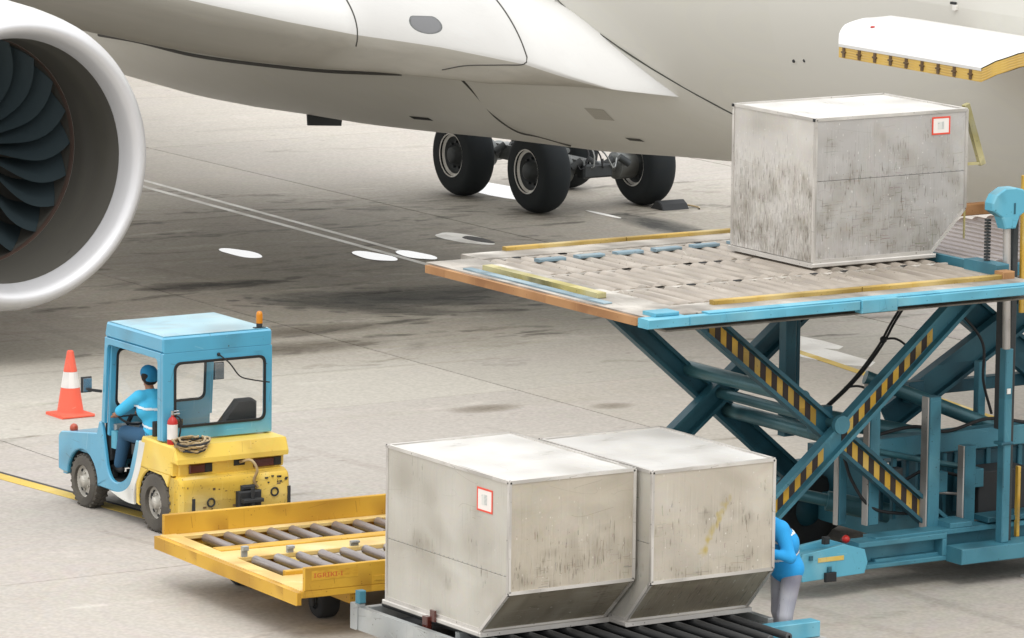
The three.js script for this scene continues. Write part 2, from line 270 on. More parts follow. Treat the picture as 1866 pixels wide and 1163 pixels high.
// ------------------------------------------------------------------ the ground
const GX0 = -10, GX1 = 51, GZ0 = -56, GZ1 = 5, GS = 61;
const toPix = (x, z, n) => [(x - GX0) / GS * n, (z - GZ0) / GS * n];
const apronTex = canvasTex(2048, 2048, (x, n) => {
  const k = n / GS;
  x.fillStyle = rgba(174, 168, 159, 1); x.fillRect(0, 0, n, n);
  for (let i = 0; i < 900; i++) blotch(x, rr(0, n), rr(0, n), rr(20, 200), rr(12, 90), rnd() < 0.5 ? [150, 142, 130] : [204, 198, 188], rr(0.03, 0.12), rr(-0.3, 0.3));
  // whole slabs differ a little in tone
  for (let i = -2; i < 8; i++) for (let j = -6; j < 4; j++) { const [a, b] = toPix(5.45 + i * 7.5, -11.7 + j * 7.8, n); x.fillStyle = rnd() < 0.5 ? rgba(120, 114, 104, rr(0.02, 0.1)) : rgba(226, 220, 210, rr(0.02, 0.1)); x.fillRect(a, b, 7.5 * k, 7.8 * k); }
  const dirtAndBrighten = (wx, wz, rx, rz, a, col = [66, 62, 54], ang = 0) => { const [p, q] = toPix(wx, wz, n); blotch(x, p, q, rx * k, rz * k, col, a, ang); };
  // oil-darkened stand under the airliner and its gear
  dirtAndBrighten(10, -22, 10, 9, 0.34, [110, 103, 86]); dirtAndBrighten(8, -19, 7, 5, 0.16, [92, 87, 75]); dirtAndBrighten(13, -25.5, 7, 6, 0.34, [100, 95, 82]); dirtAndBrighten(6.5, -20.5, 5, 3.2, 0.2, [96, 90, 76]);
  dirtAndBrighten(4.5, -16.5, 5, 2.6, 0.3, [110, 102, 88]); dirtAndBrighten(12, -18, 5, 5, 0.22, [100, 95, 82]); dirtAndBrighten(3, -19, 5, 3, 0.26, [112, 104, 90]);
  dirtAndBrighten(5.9, -21.3, 0.75, 0.5, 0.8, [48, 42, 36]); dirtAndBrighten(6.8, -21.2, 0.7, 0.4, 0.75, [48, 42, 36]); dirtAndBrighten(7.9, -19, 2.2, 0.8, 0.8, [44, 44, 40], 0.5); dirtAndBrighten(7.2, -18.5, 1.8, 0.5, 0.7, [50, 48, 42], 0.9);
  dirtAndBrighten(9.4, -19.1, 2.4, 0.7, 0.6, [56, 54, 48], 0.3); dirtAndBrighten(15.5, -23.3, 0.5, 1.6, 0.8, [40, 40, 36], 0.1); dirtAndBrighten(4.4, -15.9, 1.8, 0.6, 0.7, [74, 66, 54]); dirtAndBrighten(5.4, -17.1, 1.6, 0.5, 0.7, [74, 66, 54]);
  dirtAndBrighten(4.35, -10.7, 0.6, 0.3, 0.7, [96, 86, 72]); dirtAndBrighten(5.87, -10.1, 0.35, 0.25, 0.6, [96, 86, 72]); dirtAndBrighten(3.2, -1.8, 2.6, 1.6, 0.5, [84, 78, 68]); dirtAndBrighten(3, 0.2, 2.2, 1.2, 0.4, [84, 78, 68]);
  // crisp-edged stains: ragged clusters of small overlapping spots, drawn out along the slope of the stand
  const ragged = (wx, wz, len, wid, col, a, ang) => { const n1 = 6 + len * 9; for (let i = 0; i < n1; i++) { const t = (rnd() - 0.5) * len, q = (rnd() + rnd() - 1) * wid, [p, r] = toPix(wx + Math.cos(ang) * t - Math.sin(ang) * q, wz + Math.sin(ang) * t + Math.cos(ang) * q, n); x.fillStyle = rgba(...col, a * rr(0.25, 1)); x.beginPath(); x.ellipse(p, r, rr(1.5, 9), rr(0.8, 3.2), ang + rr(-0.4, 0.4), 0, 6.3); x.fill(); } };
  for (let i = 0; i < 150; i++) { const z = rr(-31, -13); ragged(rr(2.5, 19), z, rr(0.6, 3.4), rr(0.06, 0.5), rnd() < 0.78 ? [58, 54, 46] : [186, 180, 168], rr(0.1, 0.34), rr(-0.25, 0.45)); }
  for (let i = 0; i < 90; i++) ragged(rr(-6, 10), rr(-19, 3), rr(0.4, 2), rr(0.05, 0.3), rnd() < 0.7 ? [104, 97, 86] : [216, 210, 200], rr(0.06, 0.2), rr(-0.25, 0.3));
  for (let i = 0; i < 60; i++) ragged(rr(6, 40), rr(-50, -28), rr(0.6, 4), rr(0.1, 0.5), rnd() < 0.6 ? [120, 114, 102] : [220, 214, 205], rr(0.08, 0.22), rr(-0.2, 0.3));
  ragged(7.9, -19, 4.4, 0.7, [40, 40, 36], 0.5, 0.5); ragged(7, -18.4, 3, 0.5, [46, 44, 38], 0.45, 0.9); ragged(9.5, -19.1, 4, 0.6, [50, 48, 42], 0.4, 0.3); ragged(15.5, -23.2, 3, 0.4, [34, 34, 30], 0.55, 1.65); ragged(5.9, -21.3, 1.2, 0.3, [40, 36, 30], 0.5, 0.1); ragged(6.8, -21.2, 1, 0.25, [40, 36, 30], 0.5, 0.1); ragged(4.5, -15.9, 2.6, 0.5, [70, 62, 50], 0.35, 0.1); ragged(12.4, -23.2, 2.2, 0.6, [50, 48, 42], 0.35, 0.5);
  dirtAndBrighten(15, -35, 12, 8, 0.35, [206, 200, 190]); dirtAndBrighten(-3, -1, 6, 6, 0.3, [200, 193, 184]);  // pale areas brighten the slabs in colour, the far one to offset wing shading
  // long tyre scuffs, mostly along the taxi direction and in turning arcs
  for (let i = 0; i < 130; i++) {
    const a = rr(-6, 26), b = rr(-45, 3), l = rr(1.5, 9), th = rnd() < 0.5 ? rr(-0.12, 0.25) : rr(1.35, 1.75), cur = rr(-0.08, 0.08);
    x.strokeStyle = rgba(92, 86, 76, rr(0.03, 0.14)); x.lineWidth = rr(2, 9); x.beginPath();
    for (let s = 0; s <= 8; s++) { const t = s / 8 * l, an = th + cur * s / 8, [p, q] = toPix(a + Math.cos(an) * t, b + Math.sin(an) * t, n); s ? x.lineTo(p, q) : x.moveTo(p, q); } x.stroke();
  }
  for (let i = 0; i < 2600; i++) { x.fillStyle = rgba(...(rnd() < 0.7 ? [96, 90, 80] : [226, 222, 212]), rr(0.06, 0.3)); x.fillRect(rr(0, n), rr(0, n), rr(1, 4), rr(1, 2.4)); }
  for (let i = 0; i < 9; i++) { // short hairline cracks and pale sealed repairs, nearly straight
    let a = rr(-4, 16), b = rr(-34, 0), th = rr(-0.2, 0.3) + (rnd() < 0.4 ? 1.4 : 0); x.strokeStyle = rgba(80, 74, 64, rr(0.2, 0.4)); x.lineWidth = rr(0.6, 1.1); x.beginPath();
    for (let s = 0; s < 18; s++) { const [p, q] = toPix(a, b, n), t = th + rr(-0.35, 0.35); s ? x.lineTo(p, q) : x.moveTo(p, q); a += Math.cos(t) * 0.14; b += Math.sin(t) * 0.14; } x.stroke();
  }
  const im = x.getImageData(0, 0, n, n); for (let i = 0; i < n * n; i++) { const v = rr(-9, 9); im.data[i * 4] += v; im.data[i * 4 + 1] += v; im.data[i * 4 + 2] += v; } x.putImageData(im, 0, 0);
}, 1, 1);
const farTex = wear([174, 168, 159], { patch: 80, grime: 0.1, rep: 1 / 20 });
const grainG = grain.clone(); grainG.repeat.set(61 / 1.4, 61 / 1.4); grainG.needsUpdate = true;
M.apron = S({ map: apronTex, roughness: 0.82, bumpMap: grainG, bumpScale: 0.003 });
M.joint = S({ map: farTex, roughness: 0.95 });
M.jointDark = S({ color: new THREE.Color().setRGB(0.09, 0.083, 0.073), roughness: 0.95 });
const apron = new THREE.Group(); apron.name = 'apron'; apron.userData = { kind: 'structure' }; scene.add(apron);
{
  const flat = (x0, x1, z0, z1, y) => { const g = new THREE.PlaneGeometry(x1 - x0, z1 - z0); g.rotateX(-Math.PI / 2); g.translate((x0 + x1) / 2, y, (z0 + z1) / 2); return g; };
  mesh('subgrade', boxUV(flat(-1500, 1500, -1500, 1500, -0.03)), M.joint, apron);
  mesh('joint_filler', boxUV(flat(-17.2, 58.2, -58.6, 19.8, -0.012)), M.jointDark, apron);
  for (let i = -3; i < 7; i++) for (let j = -6; j < 4; j++) {
    const x0 = 5.45 + i * 7.5, z0 = -11.7 + j * 7.8, gap = 0.024;
    const g = box(7.5 - gap, 0.05, 7.8 - gap, 0.006); g.translate(x0 + 3.75, -0.025, z0 + 3.9);
    const p = g.attributes.position, uv = new Float32Array(p.count * 2);
    for (let k = 0; k < p.count; k++) { uv[k * 2] = (p.getX(k) - GX0) / GS; uv[k * 2 + 1] = 1 - (p.getZ(k) - GZ0) / GS; }
    g.setAttribute('uv', new THREE.BufferAttribute(uv, 2));
    mesh('concrete_slab', g, M.apron, apron);
  }
}
// painted markings and wet patches, sheets a few millimetres thick on the slabs
function sheetLine(name, pts, w, mat, y) {
  const b = new MB();
  for (let i = 0; i + 1 < pts.length; i++) b.beam(V(pts[i][0], y, pts[i][1]), V(pts[i + 1][0], y, pts[i + 1][1]), w, 0.004, 0.001);
  const m = b.build(name, mat); m.userData = { kind: 'structure' }; return m;
}
sheetLine('painted_line', [[10.62, -33], [10.46, -29.5], [10.13, -21.4]], 0.11, M.paintWhite, 0.004);
sheetLine('painted_line', [[10.95, -33], [10.79, -29.5], [10.48, -22.2]], 0.1, M.paintWhite, 0.004);
sheetLine('painted_line', [[-4.3, -24], [-3.35, -11.5], [-3.1, -9], [-2.82, -6.4], [-2.6, -3.5], [-2.35, 1.5]], 0.2, M.paintYellow, 0.004);
sheetLine('painted_line', [[-4.17, -24], [-3.22, -11.5], [-2.97, -9], [-2.69, -6.4], [-2.47, -3.5], [-2.22, 1.5]], 0.07, M.paintBlack, 0.0035);
sheetLine('painted_line', [[10.5, -13.2], [10.3, -11.6], [10.08, -10.1], [9.6, -7]], 0.15, M.paintYellow, 0.004);
sheetLine('painted_line', [[1.7, -0.9], [4.2, -0.9]], 0.12, M.paintYellow, 0.004);
sheetLine('painted_line', [[2.6, 3.0], [1.4, 4.8]], 0.14, M.paintYellow, 0.004);
function patch(name, cx, cz, rx, rz, mat, y, n = 26) {
  const s = new THREE.Shape();
  for (let i = 0; i < n; i++) { const a = i / n * 2 * Math.PI, q = 1 + 0.06 * Math.sin(a * 3 + cx) + 0.03 * Math.sin(a * 5 + cz); const px = Math.cos(a) * rx * q, py = Math.sin(a) * rz * q; i ? s.lineTo(px, py) : s.moveTo(px, py); }
  s.closePath(); const b = new MB(); b.plate(s, 0.004, place(X, nZ, Y, V(cx, y, cz)), 0); const m = b.build(name, mat); m.userData = { kind: 'structure' }; return m;
}
patch('wet_patch', 8.27, -23.77, 0.2, 0.55, M.puddle, 0.002);
patch('painted_spot', 12.02, -23.5, 0.28, 0.7, M.paintWhite, 0.002); patch('painted_spot', 12.14, -23.3, 0.13, 0.4, M.paintBlack, 0.007);
patch('wet_patch', 9.85, -22.55, 0.22, 0.55, M.puddle, 0.008); patch('wet_patch', 10.45, -22.35, 0.2, 0.5, M.puddle, 0.009);
patch('wet_patch', 15.4, -27.8, 0.45, 1.5, M.puddle, 0.001);
patch('painted_spot', 15.36, -24.7, 0.06, 0.5, M.paintWhite, 0.002);
patch('painted_spot', 10.55, -12.2, 0.35, 1.3, M.paintWhite, 0.0005, 8);
patch('painted_spot', 11.0, -13.0, 0.25, 0.7, M.paintWhite, 0.001, 8);

// ------------------------------------------------------------------ the airliner: fuselage along z, centre line at x = 10.5, right wing and engine on the -x side
const air = thing('airliner', 'grey and white wide-body airliner parked on the apron with its cargo door open', 'airliner');
const FX = 10.5, FY = 5.47, FR = 2.97;
const bellyDrop = [[-60, 0], [-46, 0.1], [-38, 0.3], [-34, 0.42], [-30.1, 0.56], [-28.5, 0.62], [-27, 0.67], [-25.6, 0.65], [-24, 0.59], [-22.4, 0.55], [-21, 0.48], [-19.3, 0.38], [-17.9, 0.32], [-16.5, 0.26], [-14.7, 0.12], [-13.4, 0.04], [-12, 0.0], [20, 0]];
const bodyR = [[-75, 0.4], [-62, 1.6], [-50, 2.7], [-42, 2.97], [8, 2.97], [12, 2.75], [15, 2.2], [17.5, 1.3], [19, 0.3]];
// a: 0 at the near side (-x), 90 degrees at the belly, 180 at the far side
function fuselageAt(z, a, off = 0) { const r = table(bodyR, z) + off; return V(FX - r * Math.cos(a), FY - r * Math.sin(a), z); }
function fairingFront(a) { return table([[0.0, -15.2], [0.27, -14.2], [0.5, -12.6], [0.78, -10.6], [1.1, -9.6], [1.57, -9.2], [3.14, -15]], a); }
function fairingAt(z, a, off = 0) {
  const s = Math.max(0, Math.sin(a)), d = table(bellyDrop, z), w = Math.min(1, Math.max(0, (fairingFront(a) - z) / 5));
  const r = table(bodyR, z) + 0.012 + off + d * Math.pow(s, 1.3) + 0.25 * w * Math.pow(Math.max(0, Math.sin(2 * a)), 2) * smooth(-12, -24, z);
  return V(FX - r * Math.cos(a), FY - r * Math.sin(a), z);
}
mesh('fuselage', gridSurface(90, 72, (u, v) => fuselageAt(lerp(-75, 19, u), v * 2 * Math.PI)), M.skinGrey, air);
mesh('belly_fairing', gridSurface(70, 60, (u, v) => { const a = lerp(0.02, Math.PI - 0.02, v); return fairingAt(lerp(fairingFront(Math.min(a, Math.PI - a)), -46, u), a); }), M.skinGrey, air);
function strip(name, pts, r, mat = M.seam, parent = air) { return new MB().tube(pts, r, Math.max(12, pts.length * 6), 5).build(name, mat, parent); }
strip('panel_seam', Array.from({ length: 12 }, (_, i) => { const a = lerp(0.1, 1.25, i / 11); return fuselageAt(fairingFront(a) + 0.012, a, 0.001); }), 0.0085);
// wing with its root glove: sections at constant x, each a blunt nose with an upper and a lower curve
//            x,   nose y, nose z, upper rise, rise length, lower drop, drop length, chord
const WS = [[8.3, 3.60, -11.9, 0.55, 1.6, 0.02, 1.5, 15.5], [7.62, 3.66, -12.8, 1.15, 2.3, 0.05, 1.8, 15], [7.3, 3.8, -13.35, 1.15, 2.4, 0.22, 1.6, 14.4], [7.0, 3.95, -13.95, 1.15, 2.5, 0.40, 1.7, 13.6], [6.6, 4.03, -15.5, 1.0, 2.5, 0.5, 1.8, 12], [6.2, 4.06, -17.0, 0.92, 2.4, 0.6, 1.9, 10.6],
  [5.6, 4.19, -17.85, 0.85, 2.3, 0.68, 1.9, 10], [5.0, 4.34, -18.6, 0.8, 2.2, 0.74, 1.9, 9.6], [3.8, 4.66, -19.6, 0.7, 2.1, 0.78, 1.8, 9], [0, 5.4, -22.4, 0.55, 1.9, 0.6, 1.6, 7.6], [-6, 6.0, -26.2, 0.4, 1.5, 0.3, 1.3, 5.6], [-12, 7.0, -30.7, 0.28, 1.1, 0.2, 1.0, 3.9], [-18, 8.2, -35.2, 0.14, 0.8, 0.1, 0.8, 2]];
function wingSection(x) {
  for (let i = 1; i < WS.length; i++) if (x >= WS[i][0]) { const t = (x - WS[i - 1][0]) / (WS[i][0] - WS[i - 1][0]); return WS[i].map((b, k) => lerp(WS[i - 1][k], b, t)); }
  return WS[WS.length - 1];
}
function wingAt(x, v, off = 0) {   // v: -1 trailing edge underneath, 0 nose, 1 trailing edge on top
  const [, ny, nz, hu, lu, hl, ll, ch] = wingSection(x), d = Math.pow(Math.abs(v), 2) * ch, up = v > 0;
  const L = up ? lu : ll, H = (up ? hu : hl) + off, s = Math.min(1, d / L), rise = up ? Math.pow(1 - Math.pow(1 - s, 2.2), lerp(0.75, 0.55, smooth(7, 6.4, x))) * H : (0.16 * Math.sqrt(1 - Math.pow(1 - Math.min(1, d / 0.2), 2)) + 0.84 * (1 - Math.pow(1 - Math.min(1, d / (x < 6.6 ? 1.15 : 0.95)), 1.35))) * H;
  const tail = Math.max(0, (d - L) / (ch - L)), y = ny + (up ? rise * (1 - tail * tail) : -rise * (1 - tail * tail)) - tail * tail * 0.35;
  return V(x, y, nz - d + (1 - s) * off);
}
const wingX = (u) => u < 0.45 ? lerp(8.3, 5.6, u / 0.45) : lerp(5.6, -18, (u - 0.45) / 0.55);
const underLimit = (x) => -0.02 - 0.05 * smooth(6.3, 7.6, x);   // below this line the wing takes a darker grey
mesh('wing', gridSurface(60, 44, (u, v) => { const x = wingX(u); return wingAt(x, lerp(underLimit(x), 1, v)); }), M.skinWhite, air);
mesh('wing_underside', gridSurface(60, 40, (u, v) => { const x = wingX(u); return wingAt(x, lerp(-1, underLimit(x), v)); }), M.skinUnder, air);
strip('slat_seam', Array.from({ length: 14 }, (_, i) => wingAt(6.2 + 0.06 * smooth(0.0, -0.3, lerp(0.55, -0.12, i / 13)), lerp(0.55, -0.12, i / 13), 0.001)), 0.011);
strip('panel_seam', Array.from({ length: 14 }, (_, i) => { const v = lerp(0.5, -0.2, i / 13); return wingAt(7.0 - 0.3 * smooth(-0.02, -0.2, v), v, 0.0); }), 0.009);
{ // landing light lens flush with the leading edge of the wing root
  const disc = (k, off) => gridSurface(8, 28, (u, v) => { const a = v * 2 * Math.PI, q = u * k, dx = Math.cos(a) * 0.075 * q, dv = (Math.sin(a) > 0 ? Math.min(0.7, Math.sin(a)) : Math.sin(a)) * 0.042 * q; return wingAt(6.55 + dx, 0.1 + dv + dx * 0.13, off); });
  mesh('landing_light', disc(1, 0.006), M.lens, air); mesh('lamp_rim', disc(1.1, 0.003), M.gear, air);
}
{ const g = new MB(); const pts = [[7.88, 2.93, -27.5], [7.87, 2.95, -26.27], [7.94, 2.9, -24.7], [7.96, 2.98, -22.27], [8.0, 3.06, -20.78], [8.03, 3.22, -18.85]].map((p) => V(...p)); g.add(new THREE.TubeGeometry(new THREE.CatmullRomCurve3(pts), 40, 0.03, 8)); g.build('wing_gap_shade', M.seam, air); }  // dark tube standing for the shade where wing and fairing meet
strip('gear_door_seam', [[7.9, 3.47, -17.35], [8.2, 3.15, -17.24], [8.45, 2.92, -17.3], [8.66, 2.73, -17.32], [9.03, 2.51, -17.32], [9.18, 2.47, -16.98], [9.5, 2.36, -16.7]].map((p) => V(...p)), 0.02);
{ // small hatches and drains on the skin
  const quad = (nm, z0, z1, a0, a1, mat) => mesh(nm, gridSurface(3, 3, (u, v) => fairingAt(lerp(z0, z1, u), lerp(a0, a1, v), 0.004)), mat, air);
  quad('access_panel', -14.75, -14.3, 0.84, 0.92, M.hatch); quad('drain_slot', -14.65, -14.3, 1.08, 1.11, M.seam); quad('vent_opening', -19.85, -19.35, 1.05, 1.08, M.black);
  const b = new MB(); b.box(7.5, 7.545, 5.43, 5.5, -5.3, -5.22, 0.01); b.build('sensor_port', M.paintWhite, air); const c = new MB(); c.box(7.5, 7.54, 5.5, 5.53, -5.34, -5.24, 0.005); c.build('sensor_port', M.dark, air);
  for (const [y, z] of [[4.44, -8.85], [4.47, -8.62]]) { const d = new MB(); d.sphere(V(7.71, y, z), 0.022); d.build('drain_port', M.dark, air); }
}
// engine: every ring is turned about the engine axis
const EX = 0.52, EY = 2.73, EZ = -16;
{
  const en = sub('engine', air), at = V(EX, EY, EZ);
  const ring = (name, pts, mat, seg = 96) => { const b = new MB(); b.g.push((() => { const g = new THREE.LatheGeometry(pts.map(([r, a]) => new THREE.Vector2(r, a)), seg); g.rotateX(Math.PI / 2); g.translate(at.x, at.y, at.z); return g; })()); return b.build(name, mat, en); };
    ring('inlet_lip', [[1.612, -0.31], [1.635, -0.22], [1.68, -0.1], [1.735, -0.02], [1.79, 0.005], [1.845, -0.02], [1.9, -0.09], [1.945, -0.2], [1.975, -0.32]], M.lip);
  ring('cowl', [[1.976, -0.325], [2.0, -0.5], [2.035, -0.9], [2.06, -1.5], [2.06, -2.3], [2.0, -3.2], [1.86, -4.2], [1.66, -5.1], [1.64, -5.1]], M.skinWhite);
  ring('inlet_duct', [[1.611, -0.315], [1.59, -0.5], [1.575, -0.85], [1.555, -1.2], [1.545, -1.43]], M.duct);
  ring('rub_ring', [[1.544, -1.432], [1.535, -1.45], [1.535, -1.53], [1.545, -1.55]], M.rub);
  ring('fan_case', [[1.546, -1.552], [1.54, -2.6], [0.3, -2.65]], M.duct);
  ring('spinner', [[0.001, -1.3], [0.1, -1.36], [0.2, -1.5], [0.29, -1.72], [0.33, -1.9], [0.33, -2.3]], M.fan, 40);
  const blade = (side) => (u, v) => { // u root to tip, v leading to trailing edge: twisted, swept and cupped
    const r = lerp(0.32, 1.536, u), stag = lerp(0.2, 0.82, u), ch = lerp(0.36, 0.64, u), c = (v - 0.5) * ch, cup = 0.014 * (1 - (2 * v - 1) ** 2) * (1 - 0.4 * u);
    const th = side * 0.006 * (1 - (2 * v - 1) ** 2 + 0.08), a = (c * Math.sin(stag) + cup * Math.cos(stag) + th) / r + 0.16 * u * u - 0.1 * Math.sin(u * Math.PI);
    return V(r * Math.cos(a), r * Math.sin(a), -1.76 - c * Math.cos(stag) + cup * Math.sin(stag) + 0.1 * Math.sin(u * Math.PI));
  };
  const bg = mergeGeometries([gridSurface(12, 6, blade(1)), gridSurface(12, 6, blade(-1))]);
  for (let i = 0; i < 22; i++) { const g = bg; const m = mesh('fan_blade', g, M.fan, en); m.position.copy(at); m.rotation.z = i / 22 * 2 * Math.PI; }
  const py = new MB();
  py.plate(poly([[-2.4, 4.55], [-5.2, 3.9], [-9, 4.6], [-9, 5.4], [-6.2, 5.35], [-4.2, 5.15]].map(([a, b]) => [a, b])), 0.5, place(Z, Y, nX, V(EX + 0.25, 0, EZ)), 0.03);
  py.build('pylon', M.skinGrey, en);
}
// main landing gear on the far side of the belly: a four-wheel truck
{
  const GXc = 15.35, R = 0.665;
  const lg = sub('landing_gear', air);
  const tyreG = (() => { const b = new MB(); const pr = []; for (let i = 0; i <= 16; i++) { const t = (i / 16 - 0.5) * Math.PI; const w = 0.25; pr.push([0.36 + (R - 0.36) * Math.pow(Math.cos(t), 0.42), Math.sin(t) * w]); } pr.push([0.34, 0.22], [0.34, -0.22], pr[0].slice()); b.lathe(pr, 'x', V(0, 0, 0), 48); return mergeGeometries(b.g); })();
  const rimG = (() => { const b = new MB(); for (const s of [-1]) { b.lathe([[0.335, s * 0.235], [0.36, s * 0.245], [0.345, s * 0.2], [0.3, s * 0.17]], 'x', V(0, 0, 0), 40); } return mergeGeometries(b.g); })();
  const hubG = (() => { const b = new MB(); for (const s of [-1, 1]) { b.lathe([[0.3, s * 0.17], [0.26, s * 0.11], [0.15, s * 0.13], [0.13, s * 0.23], [0.08, s * 0.26], [0.001, s * 0.26]], 'x', V(0, 0, 0), 32); for (let i = 0; i < 9; i++) { const a = i / 9 * 6.283; b.cyl(V(s * 0.1, Math.cos(a) * 0.21, Math.sin(a) * 0.21), V(s * 0.16, Math.cos(a) * 0.21, Math.sin(a) * 0.21), 0.022, 6); } } return mergeGeometries(b.g); })();
  for (const z of [-25.38, -27.62]) {
    for (const x of [-0.78, 1.2]) {
      const ty = mesh('wheel', tyreG, M.planeTyre, lg); ty.position.set(GXc + x, R, z);
      for (const sd of [0, Math.PI]) { const rm = mesh('rim', rimG, M.paintWhite, lg); rm.position.copy(ty.position); rm.rotation.y = sd; } const hb = mesh('hub', hubG, M.gearDark, lg); hb.position.copy(ty.position);
    }
    const ax = new MB(); ax.cyl(V(GXc - 0.75, R, z), V(GXc + 1.2, R, z), 0.09); ax.lathe([[0.09, -0.18], [0.22, -0.16], [0.22, 0.16], [0.09, 0.18]], 'x', V(GXc - 0.42, R, z)); ax.lathe([[0.09, -0.18], [0.22, -0.16], [0.22, 0.16], [0.09, 0.18]], 'x', V(GXc + 0.8, R, z)); ax.build('axle', M.gear, lg);
  }
  const tb = new MB(); tb.beam(V(GXc, R + 0.02, -27.8), V(GXc, R + 0.02, -25.2), 0.26, 0.24, 0.05); tb.sphere(V(GXc, R, -25.2), 0.16); tb.sphere(V(GXc, R, -27.8), 0.16); tb.build('truck_beam', M.gear, lg);
  const st = new MB(); st.cyl(V(GXc, R + 0.1, -26.5), V(GXc - 0.3, 3.6, -26.4), 0.17); st.cyl(V(GXc - 0.08, 1.3, -26.4), V(GXc - 0.3, 3.6, -26.4), 0.24); st.cyl(V(GXc - 0.1, 1.5, -26.4), V(12.6, 3.4, -25.2), 0.09); st.build('strut', M.gear, lg);
  const tl = new MB(); tl.beam(V(GXc, R + 0.2, -26.1), V(GXc, 1.2, -25.7), 0.2, 0.08); tl.beam(V(GXc, 1.2, -25.7), V(GXc, 1.7, -26.2), 0.2, 0.08); tl.cyl(V(GXc - 0.3, R + 0.3, -26.9), V(GXc - 0.3, R + 0.3, -25.3), 0.045); tl.cyl(V(GXc + 0.3, R + 0.24, -26.9), V(GXc + 0.3, R + 0.3, -25.3), 0.045);
  tl.build('torque_link', M.gear, lg);
  for (const z of [-25.1, -27.35]) for (let i = 0; i < 4; i++) { const bk = new MB(); bk.cyl(V(GXc - 0.36 + i * 0.3, R + 0.05 + 0.12 * (i % 2), z), V(GXc - 0.2 + i * 0.3, R + 0.16 - 0.1 * (i % 2), z + 0.05), 0.06, 10); bk.build('brake_unit', M.gearDark, lg); }
  { const bk = new MB(); bk.box(GXc - 0.2, GXc + 0.35, R - 0.12, R + 0.1, -25.2, -24.98, 0.03); bk.build('torque_arm', M.gearDark, lg); }
  for (let i = 0; i < 4; i++) { const h = new MB(); h.tube([V(GXc - 0.3 + i * 0.26, R + 0.16, -25.08), V(GXc - 0.26 + i * 0.2, R + 0.02, -24.95), V(GXc - 0.1 + i * 0.1, R + 0.26, -25.0), V(GXc, R + 0.6, -25.8)], 0.014, 16, 5); h.build('brake_hose', i % 2 ? M.galv : M.black, lg); }
}
// cargo door, swung up and out on its upper hinge
{
  const dr = sub('cargo_door', air), x0 = 5.35, y0 = 5.2, z0 = -5.02, z1 = -1.45;
  const prof = [[0, 0], [0.1, 0.09], [0.28, 0.185], [0.55, 0.255], [0.9, 0.27], [1.3, 0.21], [1.8, 0.05], [2.12, -0.1]];
  const outer = (u, v) => { const i = u * 7, k = Math.min(6, Math.floor(i)), t = i - k, px = lerp(prof[k][0], prof[k + 1][0], t), pyy = lerp(prof[k][1], prof[k + 1][1], t);
    const inset = 0.4 * Math.pow(Math.max(0, 1 - px / 0.5), 1.8), tip = 0.2 * smooth(0.1, 0.75, px); return V(x0 + px, y0 + pyy, lerp(z0 + inset + tip, z1 - inset, v)); };
  const N = 56, top = gridSurface(N, 40, outer), und = gridSurface(N, 40, (u, v) => { const p = outer(u, v); return V(p.x + 0.03, p.y - 0.155 - 0.04 * u, p.z); });
  mesh('door_skin', mergeGeometries([top, gridSurface(1, 40, (u, v) => { const p = outer(0, v); return V(p.x, p.y - 0.035 * u, p.z); })]), M.skinWhite, dr);
  mesh('door_lining', und, M.doorEdge, dr);
  const edge = [];
  for (let i = 28; i >= 0; i--) edge.push(outer(i / 56, 0)); for (let i = 1; i <= 40; i++) edge.push(outer(0, i / 40)); for (let i = 1; i <= 56; i++) edge.push(outer(i / 56, 1));
  mesh('door_frame', gridSurface(edge.length - 1, 1, (u, v) => { const p = edge[Math.round(u * (edge.length - 1))]; return V(p.x + 0.006, p.y - 0.012 - 0.15 * v, p.z); }), M.doorEdge, dr);
  for (let i = 0; i < 9; i++) { const p = outer(0, (i + 0.35) / 9); const b = new MB(); b.box(p.x - 0.012, p.x + 0.1, p.y - 0.15, p.y - 0.035, p.z - 0.024, p.z + 0.024); b.box(p.x - 0.016, p.x + 0.1, p.y - 0.1, p.y - 0.08, p.z - 0.042, p.z + 0.042); b.build('latch', M.latch, dr); }
  const d1 = new MB(); d1.sphere(V(x0 + 0.33, y0 + 0.2, z0 + 0.62), 0.03, 1, 0.5, 1); d1.build('drain_cap', M.red, dr);
  const st = new MB(); st.cyl(V(6.35, 5.12, z1 - 0.06), V(6.9, 4.25, z1 - 0.25), 0.05); st.build('door_actuator', M.gearDark, dr);
}
{
  const an = new MB(); an.plate(poly([[9.62, 2.06], [9.64, 1.8], [10.22, 1.76], [10.25, 2.0]]), 0.06, place(X, Y, Z, V(0, 0, -24.2)), 0.012); an.build('blade_antenna', M.gearDark, air);
}
rebase(air, [10.5, 0, -20]);
